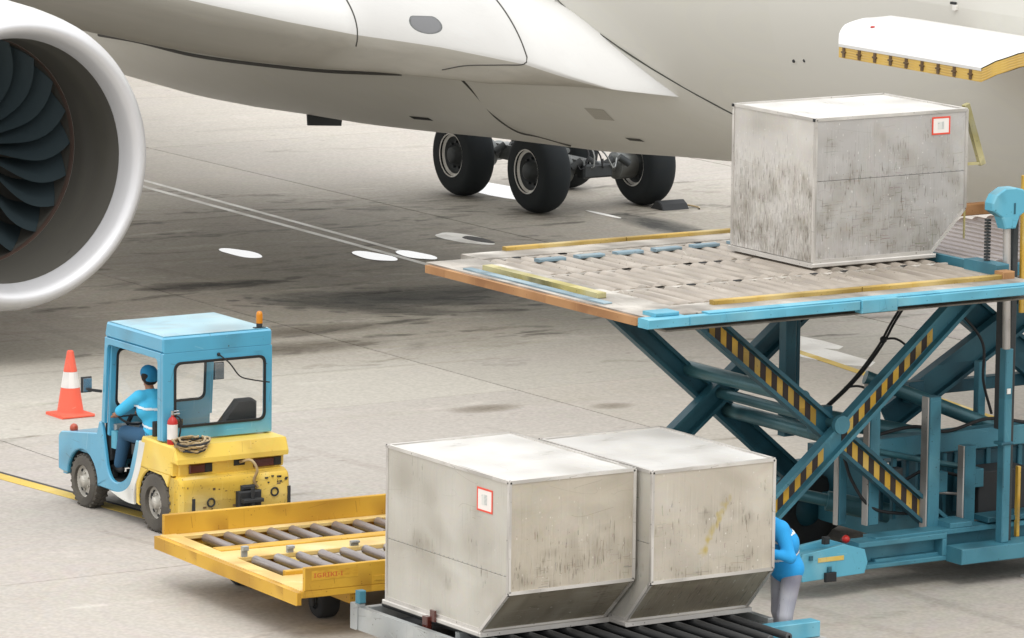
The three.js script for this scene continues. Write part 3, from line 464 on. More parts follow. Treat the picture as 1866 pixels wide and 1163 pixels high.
// ------------------------------------------------------------------ aluminium air cargo containers, each with one slanted lower edge
// local axes: x across the profile (slant at the +x end), y up, the visible profile at z = 0, depth towards -z
function container(name, label, pos, turn, d, mats, extra) {
  const t = thing(name, label, 'cargo container', pos, 'aluminium cargo containers'); t.rotation.y = turn;
  const { A, B, Sx, H, ch } = d, th = 0.02, base = 0.05;
  const prof = [[0.012, base], [Sx, base], [A - 0.012, ch], [A - 0.012, H - 0.012], [0.012, H - 0.012]];
  const panel = (nm, pts, m, mat) => { const b = new MB(); b.plate(poly(pts), th, m, 0.003); return b.build(nm, mat, t); };
  // two half sheets on the near profile, butted at a riveted seam
  const cut = d.seam ?? 0.62, xc = lerp(Sx, A, Math.max(0, (cut - base) / (ch - base)));
  const near = place(X, Y, Z, V(0, 0, -th));
  if (cut < ch) { panel('profile_panel', [[0.012, base], [Sx, base], [xc, cut], [0.012, cut]], near, mats.profile); panel('profile_panel', [[0.012, cut + 0.004], [xc + 0.003, cut + 0.004], [A - 0.012, ch], [A - 0.012, H - 0.012], [0.012, H - 0.012]], near, mats.profile); }
  else { panel('profile_panel', [[0.012, base], [Sx, base], [A - 0.012, ch], [A - 0.012, cut], [0.012, cut]], near, mats.profile); panel('profile_panel', [[0.012, cut + 0.004], [A - 0.012, cut + 0.004], [A - 0.012, H - 0.012], [0.012, H - 0.012]], near, mats.profile); }
  panel('profile_panel', prof, place(X, Y, Z, V(0, 0, -B)), mats.profile);
  const w = B - 0.024;
  panel('side_panel', [[0, 0], [w, 0], [w, H - ch - 0.014], [0, H - ch - 0.014]], place(nZ, Y, X, V(A - th, ch + 0.002, -0.012)), mats.side);
  const sl = V(A - Sx, ch - base, 0), len = sl.length(); sl.normalize(); const sn = V(sl.y, -sl.x, 0);
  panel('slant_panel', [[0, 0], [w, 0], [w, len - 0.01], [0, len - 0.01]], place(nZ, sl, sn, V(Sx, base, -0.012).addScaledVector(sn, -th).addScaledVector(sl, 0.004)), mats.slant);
  panel('side_panel', [[0, 0], [w, 0], [w, H - base - 0.014], [0, H - base - 0.014]], place(nZ, Y, X, V(0, base, -0.012)), mats.back || mats.side);
  // roof sheet, slightly sagging between its rails
  mesh('roof_panel', (() => { const g = boxUV(gridSurface(12, 10, (u, v) => V(lerp(0.012, A - 0.012, u), H - 0.006 - 0.012 * Math.sin(u * Math.PI) * Math.sin(v * Math.PI) + 0.0025 * Math.sin(u * 23 + v * 7), lerp(-0.012, -B + 0.012, v)))); g.computeVertexNormals(); return g; })(), AL.roof, t);
  const b0 = new MB(); b0.box(-0.035, Sx + 0.06, 0.0, 0.045, -B - 0.03, 0.03, 0.008); b0.build('base_plate', AL.rail, t);
  const rail = (p, q, s = 0.034) => { const b = new MB(); b.beam(V(...p), V(...q), s, s, 0.006); b.build('edge_rail', AL.rail, t); };
  const e = 0.008;
  for (const z of [-e, -B + e]) {
    rail([e, base, z], [e, H, z]); rail([A - e, ch, z], [A - e, H, z]); rail([0, H - e, z], [A, H - e, z]); rail([Sx, base, z], [A - e, ch, z]); rail([0, base + 0.012, z], [Sx, base + 0.012, z], 0.04);
  }
  for (const [x, y] of [[e, H - e], [A - e, H - e], [A - e, ch], [Sx, base + 0.012]]) rail([x, y, 0], [x, y, -B]);
  for (const [x, y, z] of [[A, H, 0], [A, H, -B], [A, ch, 0], [A, ch, -B], [0, H, 0], [0, H, -B]]) { const b = new MB(); b.box(x - 0.026, x + 0.005, y - 0.026, y + 0.005, z - 0.026 + (z ? 0.021 : 0), z + 0.005 + (z ? 0.021 : 0), 0.004); b.build('corner_cap', M.black, t); }
  const rv = new MB();
  for (let i = 0; i < 26; i++) { const x = lerp(0.06, (cut < ch ? xc : A) - 0.06, i / 25); rv.cyl(V(x, cut + 0.014, -0.002), V(x, cut + 0.014, 0.004), 0.006, 5); }
  const r0 = rv.build('rivet_row', M.galv, t); r0.userData.kind = 'stuff';
  return extra && extra(t), t;
}
function placard(t, x, y, z, w, h) {
  const s = new MB(); s.box(x, x + w, y, y + h, z, z + 0.004, 0.001);
  const p = s.build('placard', S({ color: 0xe9e2dc, roughness: 0.5 }), t);
  const f = new MB(), k = 0.018; f.box(x - k, x + w + k, y - k, y, z, z + 0.006, 0.001); f.box(x - k, x + w + k, y + h, y + h + k, z, z + 0.006, 0.001); f.box(x - k, x, y, y + h, z, z + 0.006, 0.001); f.box(x + w, x + w + k, y, y + h, z, z + 0.006, 0.001);
  f.build('placard_border', S({ color: 0xe0503c, roughness: 0.5 }), t);
  // faint printed block in the middle of the sheet
  const g = new MB(); g.box(x + w * 0.28, x + w * 0.68, y + h * 0.25, y + h * 0.78, z + 0.004, z + 0.0055, 0.0005); g.build('print', S({ map: canvasTex(64, 64, (c) => { c.fillStyle = '#d6d6d0'; c.fillRect(0, 0, 64, 64); c.fillStyle = '#9aa0a0'; for (let i = 0; i < 12; i++) c.fillRect(6, 4 + i * 5, rr(20, 52), 2); }, 6, 6), roughness: 0.5 }), t);
}
function plateMark(t, name, mat, x0, x1, y0, y1, z0, z1) { const b = new MB(); b.box(x0, x1, y0, y1, z0, z1, 0.002); b.build(name, mat, t); }
const d1 = { A: 2.296, B: 1.477, Sx: 1.775, H: 1.635, ch: 0.52, seam: 0.68 };
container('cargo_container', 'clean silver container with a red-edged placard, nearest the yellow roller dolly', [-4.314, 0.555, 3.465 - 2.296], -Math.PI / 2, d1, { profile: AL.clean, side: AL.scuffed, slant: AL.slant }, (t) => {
  placard(t, 1.73, 1.28, 0.001, 0.25, 0.2);
  plateMark(t, 'latch', M.lamp, 0.93, 1.02, 0.005, 0.12, 0.03, 0.055);
});
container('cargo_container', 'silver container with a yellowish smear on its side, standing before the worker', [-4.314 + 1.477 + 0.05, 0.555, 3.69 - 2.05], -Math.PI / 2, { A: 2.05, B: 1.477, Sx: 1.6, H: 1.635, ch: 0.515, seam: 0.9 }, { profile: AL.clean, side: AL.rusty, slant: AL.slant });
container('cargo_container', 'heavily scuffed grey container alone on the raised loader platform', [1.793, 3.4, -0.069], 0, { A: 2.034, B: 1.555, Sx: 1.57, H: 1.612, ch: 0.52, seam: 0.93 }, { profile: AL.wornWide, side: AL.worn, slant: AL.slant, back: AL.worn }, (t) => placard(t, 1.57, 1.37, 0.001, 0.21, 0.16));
// ------------------------------------------------------------------ the yellow roller dolly
{
  const t = thing('roller_dolly', 'yellow two-lane roller dolly standing behind the blue and yellow tractor', 'dolly');
  const x0 = -4.87, x1 = -1.2, z0 = -3.03, z1 = 0.3, top = 0.55;
  const part = (nm, mat, ...boxes) => { const b = new MB(); for (const q of boxes) b.box(...q); return b.build(nm, mat, t); };
  part('end_beam', M.dollyYellow, [x0, x0 + 0.06, 0.4, top - 0.012, z0, z1]);
  part('end_lip', M.dollyCream, [x0 + 0.06, x0 + 0.24, top - 0.05, top, z0 + 0.02, z1 - 0.06]);
  const sr = part('side_rail', M.dollyYellow, [x0 + 0.06, x1, 0.47, 0.545, z1 - 0.06, z1 - 0.003], [x0 + 0.09, x1, 0.545, 0.79, z1 - 0.05, z1]);
  part('side_rail', M.dollyYellow, [x0 + 0.1, x1, 0.45, 0.765, z0 - 0.012, z0 + 0.045]);
  part('side_rail', M.dollyYellow, [x0 + 0.06, x1, 0.4, 0.46, z0 + 0.05, z0 + 0.11]);
  part('end_beam', M.dollyYellow, [x1, x1 + 0.06, 0.4, top, z0, z1]);
  part('deck_strip', M.dollyCream, [x0 + 0.24, x1, top - 0.05, top - 0.004, z0 + 0.05, -2.86]);
  part('center_beam', M.dollyYellow, [x0 + 0.24, x1, 0.42, top + 0.008, -2.11, -1.93]);
  part('deck_strip', M.dollyCream, [x0 + 0.24, x1, top - 0.06, top - 0.006, -1.93, -1.56]);
  part('edge_beam', M.dollyYellow, [x0 + 0.3, x1, 0.44, top + 0.035, -0.6, -0.53]);
  part('deck_strip', M.dollyCream, [x0 + 0.24, x1, top - 0.055, top - 0.008, -0.53, z1 - 0.062]);
  part('deck_pan', M.dollyPan, [x0 + 0.24, x1, 0.425, 0.445, -2.86, -2.11]);
  part('deck_pan', M.dollyPan, [x0 + 0.24, x1, 0.425, 0.445, -1.56, -0.6]);
  const rollG = (a, b) => { const q = new MB(); q.lathe([[0.012, a - 0.02], [0.012, a], [0.046, a], [0.05, a + 0.01], [0.05, b - 0.01], [0.046, b], [0.012, b], [0.012, b + 0.02]], 'z', V(0, 0, 0), 18); return mergeGeometries(q.g); };
  const g1 = rollG(-2.82, -2.16), g2 = rollG(-1.52, -0.64);
  for (let i = 0; i < 12; i++) { const r = mesh('roller', g1, M.roller, t); r.position.set(-4.36 + i * 0.262, 0.51, 0); r.rotation.z = rr(0, 6); }
  for (let i = 0; i < 12; i++) { const r = mesh('roller', g2, M.roller, t); r.position.set(-4.42 + i * 0.262, 0.51, 0); r.rotation.z = rr(0, 6); }
  const stop = (x, z, w, h) => { const b = new MB(); b.box(x - w, x + w, top - 0.01, top + h, z - 0.015, z + 0.015, 0.004); b.box(x - w, x + w, top + h * 0.55, top + h, z + 0.015, z + 0.045, 0.004); b.build('stop', M.galv, t); };
  stop(-4.52, -1.58, 0.035, 0.11); stop(-3.98, -1.58, 0.04, 0.07); stop(-3.2, -1.6, 0.05, 0.05);
  for (let i = 0; i < 14; i++) { const b = new MB(); b.cyl(V(-4.3 + i * 0.21, 0.5, -1.931), V(-4.3 + i * 0.21, 0.5, -1.924), 0.014, 6); b.build('bolt', M.gearDark, t); }
  const np = new MB(); np.box(-3.98, -3.62, 0.585, 0.64, z1, z1 + 0.006, 0.002); np.build('bracket', M.dollyYellow, t);
  // stencilled writing on the near rail
  const tx = canvasTex(512, 128, (c, w, h) => { c.fillStyle = '#d0a232'; c.fillRect(0, 0, w, h); for (let i = 0; i < 60; i++) blotch(c, rr(0, w), rr(0, h), 40, 20, [150, 96, 20], rr(0.05, 0.2)); c.fillStyle = '#c0602a'; c.font = 'bold 84px sans-serif'; c.textBaseline = 'middle'; c.fillText('IGRIKI-I', 22, 66, 470); for (let i = 0; i < 120; i++) { c.fillStyle = rgba(214, 158, 34, 0.8); c.fillRect(rr(0, w), rr(0, h), rr(2, 9), rr(1, 4)); } });
  const pl = new THREE.PlaneGeometry(0.54, 0.1); pl.translate(-4.43, 0.7, z1 + 0.003); mesh('lettering', pl, S({ map: tx, roughness: 0.6 }), t);
  const wheelG = (() => { const b = new MB(); b.lathe([[0.08, -0.11], [0.15, -0.11], [0.175, -0.08], [0.18, 0], [0.175, 0.08], [0.15, 0.11], [0.08, 0.11]], 'x', V(0, 0, 0), 28); return mergeGeometries(b.g); })();
  for (const [x, z] of [[-4.0, -0.75], [-4.0, -2.65], [-1.9, -0.75], [-1.9, -2.65]]) {
    const w = mesh('wheel', wheelG, M.rubber, t); w.position.set(x, 0.18, z);
    const h = new MB(); h.lathe([[0.001, -0.1], [0.085, -0.1], [0.085, 0.1], [0.001, 0.1]], 'x', V(x, 0.18, z)); h.build('hub', M.gearDark, t);
    const f = new MB(); f.box(x - 0.16, x - 0.13, 0.14, 0.42, z - 0.05, z + 0.05); f.box(x + 0.13, x + 0.16, 0.14, 0.42, z - 0.05, z + 0.05); f.box(x - 0.16, x + 0.16, 0.37, 0.41, z - 0.1, z + 0.1); f.build('fork', M.dark, t);
  }
  part('cross_member', M.dollyYellow, [-4.1, -3.9, 0.3, 0.4, -2.95, 0]); part('cross_member', M.dollyYellow, [-2.0, -1.8, 0.3, 0.4, -2.95, 0]);
  rebase(t, [-4.87, 0, 0.3], [-4.79, 0, 0.19], -0.052);
}
// ------------------------------------------------------------------ the grey dolly that carries the two containers
{
  const t = thing('roller_dolly', 'grey steel roller dolly with pale blue end stops carrying two silver containers', 'dolly');
  const part = (nm, mat, ...boxes) => { const b = new MB(); for (const q of boxes) b.box(...q); return b.build(nm, mat, t); };
  const z0 = 0.9, z1 = 4.35, xa = -4.5, xb = -1.12;
  part('end_beam', M.galv, [xa, xa + 0.07, 0.26, 0.5, z0, z1]); part('end_beam', M.galv, [xb - 0.07, xb, 0.26, 0.5, z0, z1 - 0.9]);
  part('ledge', M.galv, [xa + 0.07, xa + 0.17, 0.4, 0.44, z0, z1]);
  part('side_beam', M.galv, [xa, xb, 0.26, 0.48, z0 - 0.07, z0 - 0.002]); part('side_beam', M.galv, [xa, xb, 0.26, 0.47, z1 + 0.002, z1 + 0.07]);
  part('deck_pan', M.dark, [xa + 0.072, xb - 0.072, 0.3, 0.33, z0 + 0.02, z1 - 0.02]);
  part('center_beam', M.galv, [xa + 0.18, xb - 0.08, 0.4, 0.52, 2.5, 2.58]);
  part('corner_post', M.galv, [xa - 0.02, xa + 0.09, 0.26, 0.53, z0 - 0.1, z0 + 0.03]);
  const bl = part('corner_stop', M.loadTeal, [xa + 0.01, xa + 0.09, 0.53, 0.66, z0 - 0.05, z0 + 0.04]); bl.userData.label = 'blue corner stop';
  part('end_stop', M.loadBlue, [-1.55, -0.79, 0.34, 0.5, 3.62, 3.8]); part('end_stop_foot', M.greyPost, [-1.0, -0.74, 0.2, 0.335, 3.66, 3.86]);
  const rg = (a, b) => { const q = new MB(); q.lathe([[0.014, a], [0.036, a], [0.04, a + 0.01], [0.04, b - 0.01], [0.036, b], [0.014, b]], 'z', V(0, 0, 0), 16); return mergeGeometries(q.g); };
  const g1 = rg(2.62, z1 - 0.04), g2 = rg(z0 + 0.05, 2.46);
  for (let i = 0; i < 13; i++) for (const g of [g1, g2]) { const r = mesh('roller', g, M.darkRoller, t); r.position.set(-4.2 + i * 0.222, 0.512, 0); }
  const wheelG = (() => { const b = new MB(); b.lathe([[0.04, -0.07], [0.11, -0.07], [0.13, 0], [0.11, 0.07], [0.04, 0.07]], 'x', V(0, 0, 0), 24); return mergeGeometries(b.g); })();
  for (const [x, z] of [[-4.1, 1.3], [-4.1, 3.9], [-1.6, 1.3], [-1.6, 3.9]]) { const w = mesh('wheel', wheelG, M.rubber, t); w.position.set(x, 0.13, z); const f = new MB(); f.box(x - 0.1, x + 0.1, 0.24, 0.27, z - 0.08, z + 0.08); f.box(x - 0.1, x - 0.075, 0.11, 0.25, z - 0.03, z + 0.03); f.box(x + 0.075, x + 0.1, 0.11, 0.25, z - 0.03, z + 0.03); f.build('fork', M.dark, t); }
  const lt = new MB(); lt.box(xa + 0.1, xa + 0.16, 0.44, 0.6, 2.0, 2.1); lt.build('latch', M.lamp, t);
  rebase(t, [-2.8, 0, 2.6]);
}
// ------------------------------------------------------------------ the scissor-lift cargo loader
{
  const t = thing('cargo_loader', 'blue scissor-lift cargo loader with its roller platform raised beside the airliner', 'cargo loader');
  const part = (nm, mat, ...boxes) => { const b = new MB(); for (const q of boxes) b.box(...q); return b.build(nm, mat, t); };
  const D = 3.385;
  // platform
  part('deck_plate', M.deckPan, [-1.3, 3.42, D - 0.2, D - 0.18, -2.7, 1.7]);
  part('front_plate', M.deck, [-1.62, -0.98, D - 0.06, D - 0.004, -2.5, 1.78]);
  part('side_plate', M.deck, [-0.975, 3.42, D - 0.058, D - 0.008, 1.3, 1.8]); part('side_plate', M.deck, [-0.975, 3.42, D - 0.058, D - 0.002, -2.82, -2.4]);
  part('buffer_board', M.wood, [-1.68, -1.622, D - 0.105, D - 0.02, -2.42, 1.7]);
  part('side_beam', M.loadBlue, [-1.2, 0.95, D - 0.1, D - 0.005, 1.865, 1.98]); part('side_beam', M.loadBlue, [1.42, 3.3, D - 0.1, D - 0.005, 1.865, 1.98]);
  part('beam_joint', M.loadBlue, [0.955, 1.415, D - 0.135, D + 0.005, 1.863, 2.0]);
  part('corner_plate', M.loadBlue, [-1.72, -1.205, D - 0.1, D - 0.003, 1.79, 1.985]); part('corner_cap', M.loadBlue, [-1.55, -1.25, D - 0.003, D + 0.035, 1.62, 1.86]);
  part('top_flange', M.loadBlue, [-0.95, 3.3, D - 0.005, D + 0.012, 1.815, 1.95]);
  const gd = (a, b, z0, z1) => part('guide_rail', M.guide, [a, b, D - 0.02, D + 0.04, z0 + 0.01, z1 - 0.01]);
  gd(-0.55, 1.35, 1.36, 1.46); gd(1.36, 3.2, 1.36, 1.46);
  for (let i = 0; i < 4; i++) gd(-0.42 + i * 1.6, 1.17 + i * 1.6, -2.86, -2.76);
  part('guide_end', M.wood, [3.2, 3.36, D - 0.02, D + 0.07, 1.3, 1.46]);
  part('stop_bar', M.olive, [-1.4, -1.28, D - 0.004, D + 0.055, -1.7, 0.55]);
  part('stop_slot', M.deckBlue, [-1.55, -1.44, D - 0.004, D + 0.012, -1.85, 0.9]);
  // powered rollers across the platform, three lanes
  const rg = (a, b) => { const q = new MB(); q.lathe([[0.012, a], [0.08, a], [0.09, a + 0.014], [0.09, b - 0.014], [0.08, b], [0.012, b]], 'z', V(0, 0, 0), 28); return mergeGeometries(q.g); };
  const lanes = [rg(-2.3, -1.12), rg(-1.04, 0.12), rg(0.2, 1.22)];
  for (let i = 0; i < 22; i++) for (const g of lanes) { const r = mesh('roller', g, M.deckRoller, t); r.position.set(-0.86 + i * 0.196, D - 0.084, 0); r.rotation.z = rr(0, 6); }
  for (const z of [-2.35, -1.08, 0.16, 1.26]) part('lane_divider', M.deck, [-0.975, 3.42, D - 0.059, D - 0.012, z - 0.03, z + 0.03]);
  for (let i = 0; i < 26; i++) { const x = -0.75 + Math.floor(rr(0, 20)) * 0.2, z = [-1.08, 0.16, -2.35, 1.26][i % 4]; part('roller_gap', M.black, [x - 0.045, x + 0.045, D - 0.0118, D - 0.004, z - 0.028, z + 0.028]); }
  for (let i = 0; i < 6; i++) part('pallet_stop', M.deckBlue, [-0.55 + i * 0.52, -0.2 + i * 0.52, D - 0.006, D + 0.03, -2.0 - 0.02 * i, -1.88 - 0.02 * i]);
  // bridge platform beyond it
  part('bridge_deck', M.deckPan, [3.46, 6.9, D - 0.2, D - 0.18, -2.75, 0.5]);
  part('bridge_beam', M.loadTeal, [3.46, 6.9, D - 0.14, D - 0.01, 0.51, 0.62]);
  const bg = rg(-2.5, 0.3); for (let i = 0; i < 16; i++) { const r = mesh('roller', bg, M.roller, t); r.position.set(3.62 + i * 0.2, D - 0.085, 0); }
  part('bridge_bumper', M.wood, [5.4, 6.9, D, D + 0.13, -2.74, -2.6]); part('bridge_strip', M.loadTeal, [3.5, 3.56, D - 0.05, D + 0.04, -0.6, 0.5]);
  part('side_box', M.loadTeal, [3.24, 3.42, D - 0.08, D + 0.12, 0.7, 1.28]);
  // guide bracket behind the container
  { const b = new MB(); b.beam(V(4.65, 4.9, -1.2), V(4.9, 4.2, -1.2), 0.06, 0.075); b.beam(V(4.68, 4.22, -1.2), V(4.92, 4.22, -1.2), 0.04, 0.03); b.beam(V(4.67, 3.36, -1.2), V(4.67, 4.86, -1.2), 0.018, 0.018); b.build('guide_bracket', M.olive, t); }
  // scissor arms: channel sections; the near pair carries black and yellow hazard bars on its webs
  function arm(nm, p, q, mat, hz, h = 0.3) {
    const b = new MB(), d = q.clone().sub(p), len = d.length(); d.normalize(); const n = V(-d.y, d.x, 0); if (n.y < 0) n.negate();
    b.beam(p, q, 0.05, h, 0.004, n);
    for (const s of [-1, 1]) b.beam(p.clone().addScaledVector(n, s * (h / 2 - 0.02)).add(V(0, 0, 0.065)), q.clone().addScaledVector(n, s * (h / 2 - 0.02)).add(V(0, 0, 0.065)), 0.08, 0.04, 0.006, n);
    const m = b.build(nm, mat, t);
    if (hz) for (const [a0, a1] of hz) for (let k = 0, s = a0; s < a1; s += 0.074 / Math.abs(d.x), k++) {   // upright bars side by side along the sloping web
      const e = new MB(), ww = 0.036, sl = d.y / d.x * ww, tx = (h / 2 - 0.055) / Math.abs(n.y), c = p.clone().addScaledVector(d, s);
      e.plate(poly([[-ww, -tx - sl], [ww, -tx + sl], [ww, tx + sl], [-ww, tx - sl]]), 0.008, place(X, Y, Z, V(c.x, c.y, c.z + 0.026)), 0);
      e.build('hazard_bar', k % 2 ? M.hazardBlack : M.hazardYellow, m);
    }
    return m;
  }
  const zN = 0.6, zF = -1.7;
  arm('scissor_arm', V(-0.1, 3.1, zN - 0.1), V(3.2, 0.48, zN - 0.1), M.armTeal, [[0.22, 1.95], [2.26, 4.1]], 0.25);
  arm('scissor_arm', V(3.42, 3.16, zN + 0.02), V(0.25, 0.5, zN + 0.02), M.loadTeal, [[0.75, 2.25], [2.6, 4.0]], 0.25);
  arm('scissor_arm', V(-0.1, 3.15, zF), V(3.1, 0.48, zF), M.armTeal, null, 0.24); arm('scissor_arm', V(3.35, 3.18, zF + 0.12), V(0.3, 0.82, zF + 0.12), M.armTeal, null, 0.25);
  const pin = (x, y, z0, z1, r, mat = M.armTeal, nm = 'cross_tube') => { const b = new MB(); b.cyl(V(x, y, z0), V(x, y, z1), r, 20); b.build(nm, mat, t); };
  pin(1.63, 1.82, zF - 0.05, zN + 0.14, 0.06, M.hydraulic, 'pivot_pin'); pin(1.63, 1.82, zN + 0.1, zN + 0.16, 0.1, M.loadTeal, 'pivot_cap');
  pin(1.3, 2.1, zF, zN - 0.1, 0.085, M.hydraulic); pin(1.82, 1.6, zF, zN - 0.12, 0.085, M.hydraulic);
  { const b = new MB(); b.cyl(V(2.35, 0.72, -0.5), V(3.6, 0.42, 0.2), 0.11, 20); b.cyl(V(1.9, 0.83, -0.8), V(2.4, 0.71, -0.48), 0.07, 16); b.build('lift_cylinder', M.hydraulic, t); }
  { const b = new MB(); b.cyl(V(2.4, 1.6, -0.9), V(3.6, 1.35, -0.2), 0.1, 20); b.cyl(V(3.2, 1.95, -1.0), V(4.6, 1.35, -0.4), 0.08, 20); b.build('lift_cylinder', M.hydraulic, t); }
  // second scissor under the bridge
  arm('scissor_arm', V(6.6, 3.15, -1.1), V(3.55, 1.45, -1.1), M.armTeal, null, 0.34); arm('scissor_arm', V(4.0, 3.15, -1.3), V(6.5, 1.3, -1.3), M.armTeal, null, 0.34);
  // chassis
  part('side_sill', M.loadTeal, [2.0, 6.6, 0.26, 0.34, 0.66, 0.9], [2.0, 6.6, 0.52, 0.58, 0.66, 0.9], [2.0, 6.6, 0.34, 0.52, 0.7, 0.76]);
  part('side_sill', M.armTeal, [1.6, 6.6, 0.4, 0.75, -2.6, -2.4]);
  part('cross_member', M.loadTeal, [2.9, 3.15, 0.3, 0.62, -2.4, 0.65]); part('cross_member', M.loadTeal, [4.6, 4.9, 0.3, 0.62, -2.4, 0.65]);
  part('upper_beam', M.loadTeal, [2.2, 6.6, 1.28, 1.5, 0.02, 0.22]); part('upper_beam', M.armTeal, [3.6, 6.6, 1.6, 1.74, -1.5, -1.35]);
  part('engine_housing', M.armTeal, [3.2, 6.4, 0.5, 1.22, -0.3, 0.0], [3.0, 6.4, 0.5, 1.1, -1.8, -0.4]);
  for (let i = 0; i < 9; i++) part('housing_rib', M.loadTeal, [3.25 + i * 0.22, 3.31 + i * 0.22, 0.56, 1.24, 0.004, 0.03]);
  const post = (x, y0, y1, z, w = 0.13) => { part('post', M.loadTeal, [x, x + w, y0, y1, z - w * 0.5, z + w * 0.5]); part('post_face', M.greyPost, [x - 0.02, x - 0.002, y0, y1, z - w * 0.4, z + w * 0.4]); };
  post(2.26, 0.6, 2.15, 0.35); post(2.86, 0.56, 2.0, 0.6, 0.15); post(3.36, 0.52, 1.42, 0.6, 0.14); post(2.05, 0.58, 1.4, 0.1, 0.1);
  part('post', M.armTeal, [2.02, 2.16, 1.4, D - 0.16, -1.0, -0.86]); part('post', M.armTeal, [2.22, 2.27, 1.4, D - 0.16, -1.0, -0.94]);
  part('post', M.loadTeal, [4.4, 4.5, 1.25, 2.1, -0.6, -0.5]); part('fuel_tank', M.dark, [3.6, 4.3, 0.6, 1.1, 0.2, 0.6]); part('valve_block', M.loadTeal, [3.5, 3.62, 0.95, 1.15, 0.5, 0.66]);
  // front stabiliser: long low beam with a plated end
  part('stabiliser_beam', M.loadTeal, [1.72, 2.9, 0.5, 0.56, 0.72, 0.98], [1.72, 2.9, 0.26, 0.31, 0.72, 0.98], [1.72, 2.9, 0.31, 0.5, 0.76, 0.82], [2.84, 2.9, 0.31, 0.5, 0.82, 0.98]);
  { const b = new MB(); b.plate(poly([[0.95, 0.22], [1.76, 0.24], [1.8, 0.36], [1.76, 0.5], [1.5, 0.58], [1.4, 0.57], [0.95, 0.52], [0.9, 0.4]]), 0.06, place(X, Y, Z, V(0, 0, 0.98)), 0.006); b.plate(poly([[0.95, 0.22], [1.76, 0.24], [1.8, 0.36], [1.76, 0.5], [1.5, 0.58], [1.4, 0.57], [0.95, 0.52], [0.9, 0.4]]), 0.06, place(X, Y, Z, V(0, 0, 0.66)), 0.006); b.box(0.97, 1.74, 0.3, 0.5, 0.72, 0.978); b.build('end_plate', M.loadBlue, t); }
  part('label_plate', M.paintYellow, [1.14, 1.48, 0.415, 0.465, 1.04, 1.046]); part('hook', M.black, [1.22, 1.36, 0.2, 0.3, 1.04, 1.09]); part('hook_pin', M.armTeal, [1.26, 1.31, 0.3, 0.36, 1.04, 1.07]); part('bolt', M.armTeal, [1.02, 1.07, 0.45, 0.5, 1.04, 1.06]);
  { const b = new MB(); b.sphere(V(1.64, 0.59, 0.85), 0.045); b.build('knob', M.red, t); const c = new MB(); c.box(1.35, 1.42, 0.56, 0.64, 0.8, 0.87); c.build('lever', M.dark, t); }
  part('mast_base', M.loadTeal, [2.9, 4.4, 0.25, 0.42, 0.95, 1.25]); { const b = new MB(); b.cyl(V(3.9, 0.0, 1.15), V(3.9, 0.2, 1.15), 0.03); b.cyl(V(3.9, 0, 1.15), V(3.9, 0.02, 1.15), 0.1); b.build('jack_foot', M.steel, t); }
  // wheels
  const wg = (() => { const b = new MB(); b.lathe([[0.2, -0.14], [0.36, -0.14], [0.42, -0.1], [0.43, 0], [0.42, 0.1], [0.36, 0.14], [0.2, 0.14], [0.18, 0], [0.2, -0.14]], 'z', V(0, 0, 0), 36); return mergeGeometries(b.g); })();
  for (const [x, z] of [[2.75, -1.5], [5.6, -2.0], [5.6, 0.2], [3.4, -2.1]]) { const w = mesh('wheel', wg, M.rubber, t); w.position.set(x, 0.43, z); const h = new MB(); h.lathe([[0.001, -0.08], [0.19, -0.08], [0.19, 0.08], [0.001, 0.08]], 'z', V(x, 0.43, z)); h.build('hub', M.armTeal, t); }
  // tall guide mast with a blue head, at the join of platform and bridge
  { const b = new MB(); b.box(3.5, 3.6, 0.42, 2.55, 1.04, 1.16, 0.01); b.build('mast', M.loadTeal, t);
    const c = new MB(); c.cyl(V(3.53, 2.55, 1.12), V(3.49, 4.0, 1.12), 0.042, 20); c.build('mast_rod', M.steel, t);
    const g = new MB(); g.box(3.615, 3.69, 0.42, 3.95, 0.98, 1.08, 0.008); g.build('chain_guide', M.gearDark, t);
    const k = new MB(); k.box(3.46, 3.62, 1.5, 1.53, 1.02, 1.18); k.build('mast_clamp', M.armTeal, t);
    const f = new MB(); f.box(3.515, 3.565, 2.06, 2.12, 1.16, 1.175); f.build('mast_label', M.paintWhite, t);
    const hd = new MB(), s = new THREE.Shape(); s.moveTo(-0.07, -0.23); s.lineTo(0.07, -0.23); s.lineTo(0.12, -0.1); s.lineTo(0.25, -0.02); s.lineTo(0.25, 0.08); s.lineTo(0.16, 0.19); s.lineTo(0.06, 0.215); s.lineTo(-0.08, 0.215); s.lineTo(-0.2, 0.15); s.lineTo(-0.25, 0.06); s.lineTo(-0.25, -0.02); s.lineTo(-0.12, -0.1); s.closePath();
    hd.plate(s, 0.16, place(X, Y, Z, V(3.49, 4.1, 1.04)), 0.014); hd.build('mast_head', M.loadBlue, t); const sl = new MB(); sl.box(3.52, 3.545, 4.03, 4.15, 1.2, 1.205); sl.build('slot', M.armTeal, t);
    for (let i = 0; i < 18; i++) { const q = new MB(); q.box(3.325, 3.375, 3.36 + i * 0.034, 3.384 + i * 0.034, 0.94, 1.0, 0.004); q.build('chain_link', M.gearDark, t); } }
  // yellow safety rails beyond the mast
  { const b = new MB(); b.cyl(V(3.85, 2.9, 0.95), V(3.84, 4.4, 0.95), 0.03); b.build('safety_rail', M.hazardYellow, t); const c = new MB(); c.box(3.86, 3.9, 0.42, 1.2, 0.9, 0.96); c.build('safety_rail', M.hazardYellow, t); }
  // hoses slung from the platform to the pivot
  for (const o of [0, 0.045]) { const b = new MB(); b.tube([V(3.46 + o, 3.0, -0.5), V(3.15 + o, 2.6, -0.5), V(3.03 + o, 2.44, -0.48), V(2.8 + o, 2.16, -0.5), V(2.55 + o, 1.98, -0.45), V(2.25 + o, 1.8, -0.4)], 0.014, 40, 6); b.build('hose', M.black, t); }
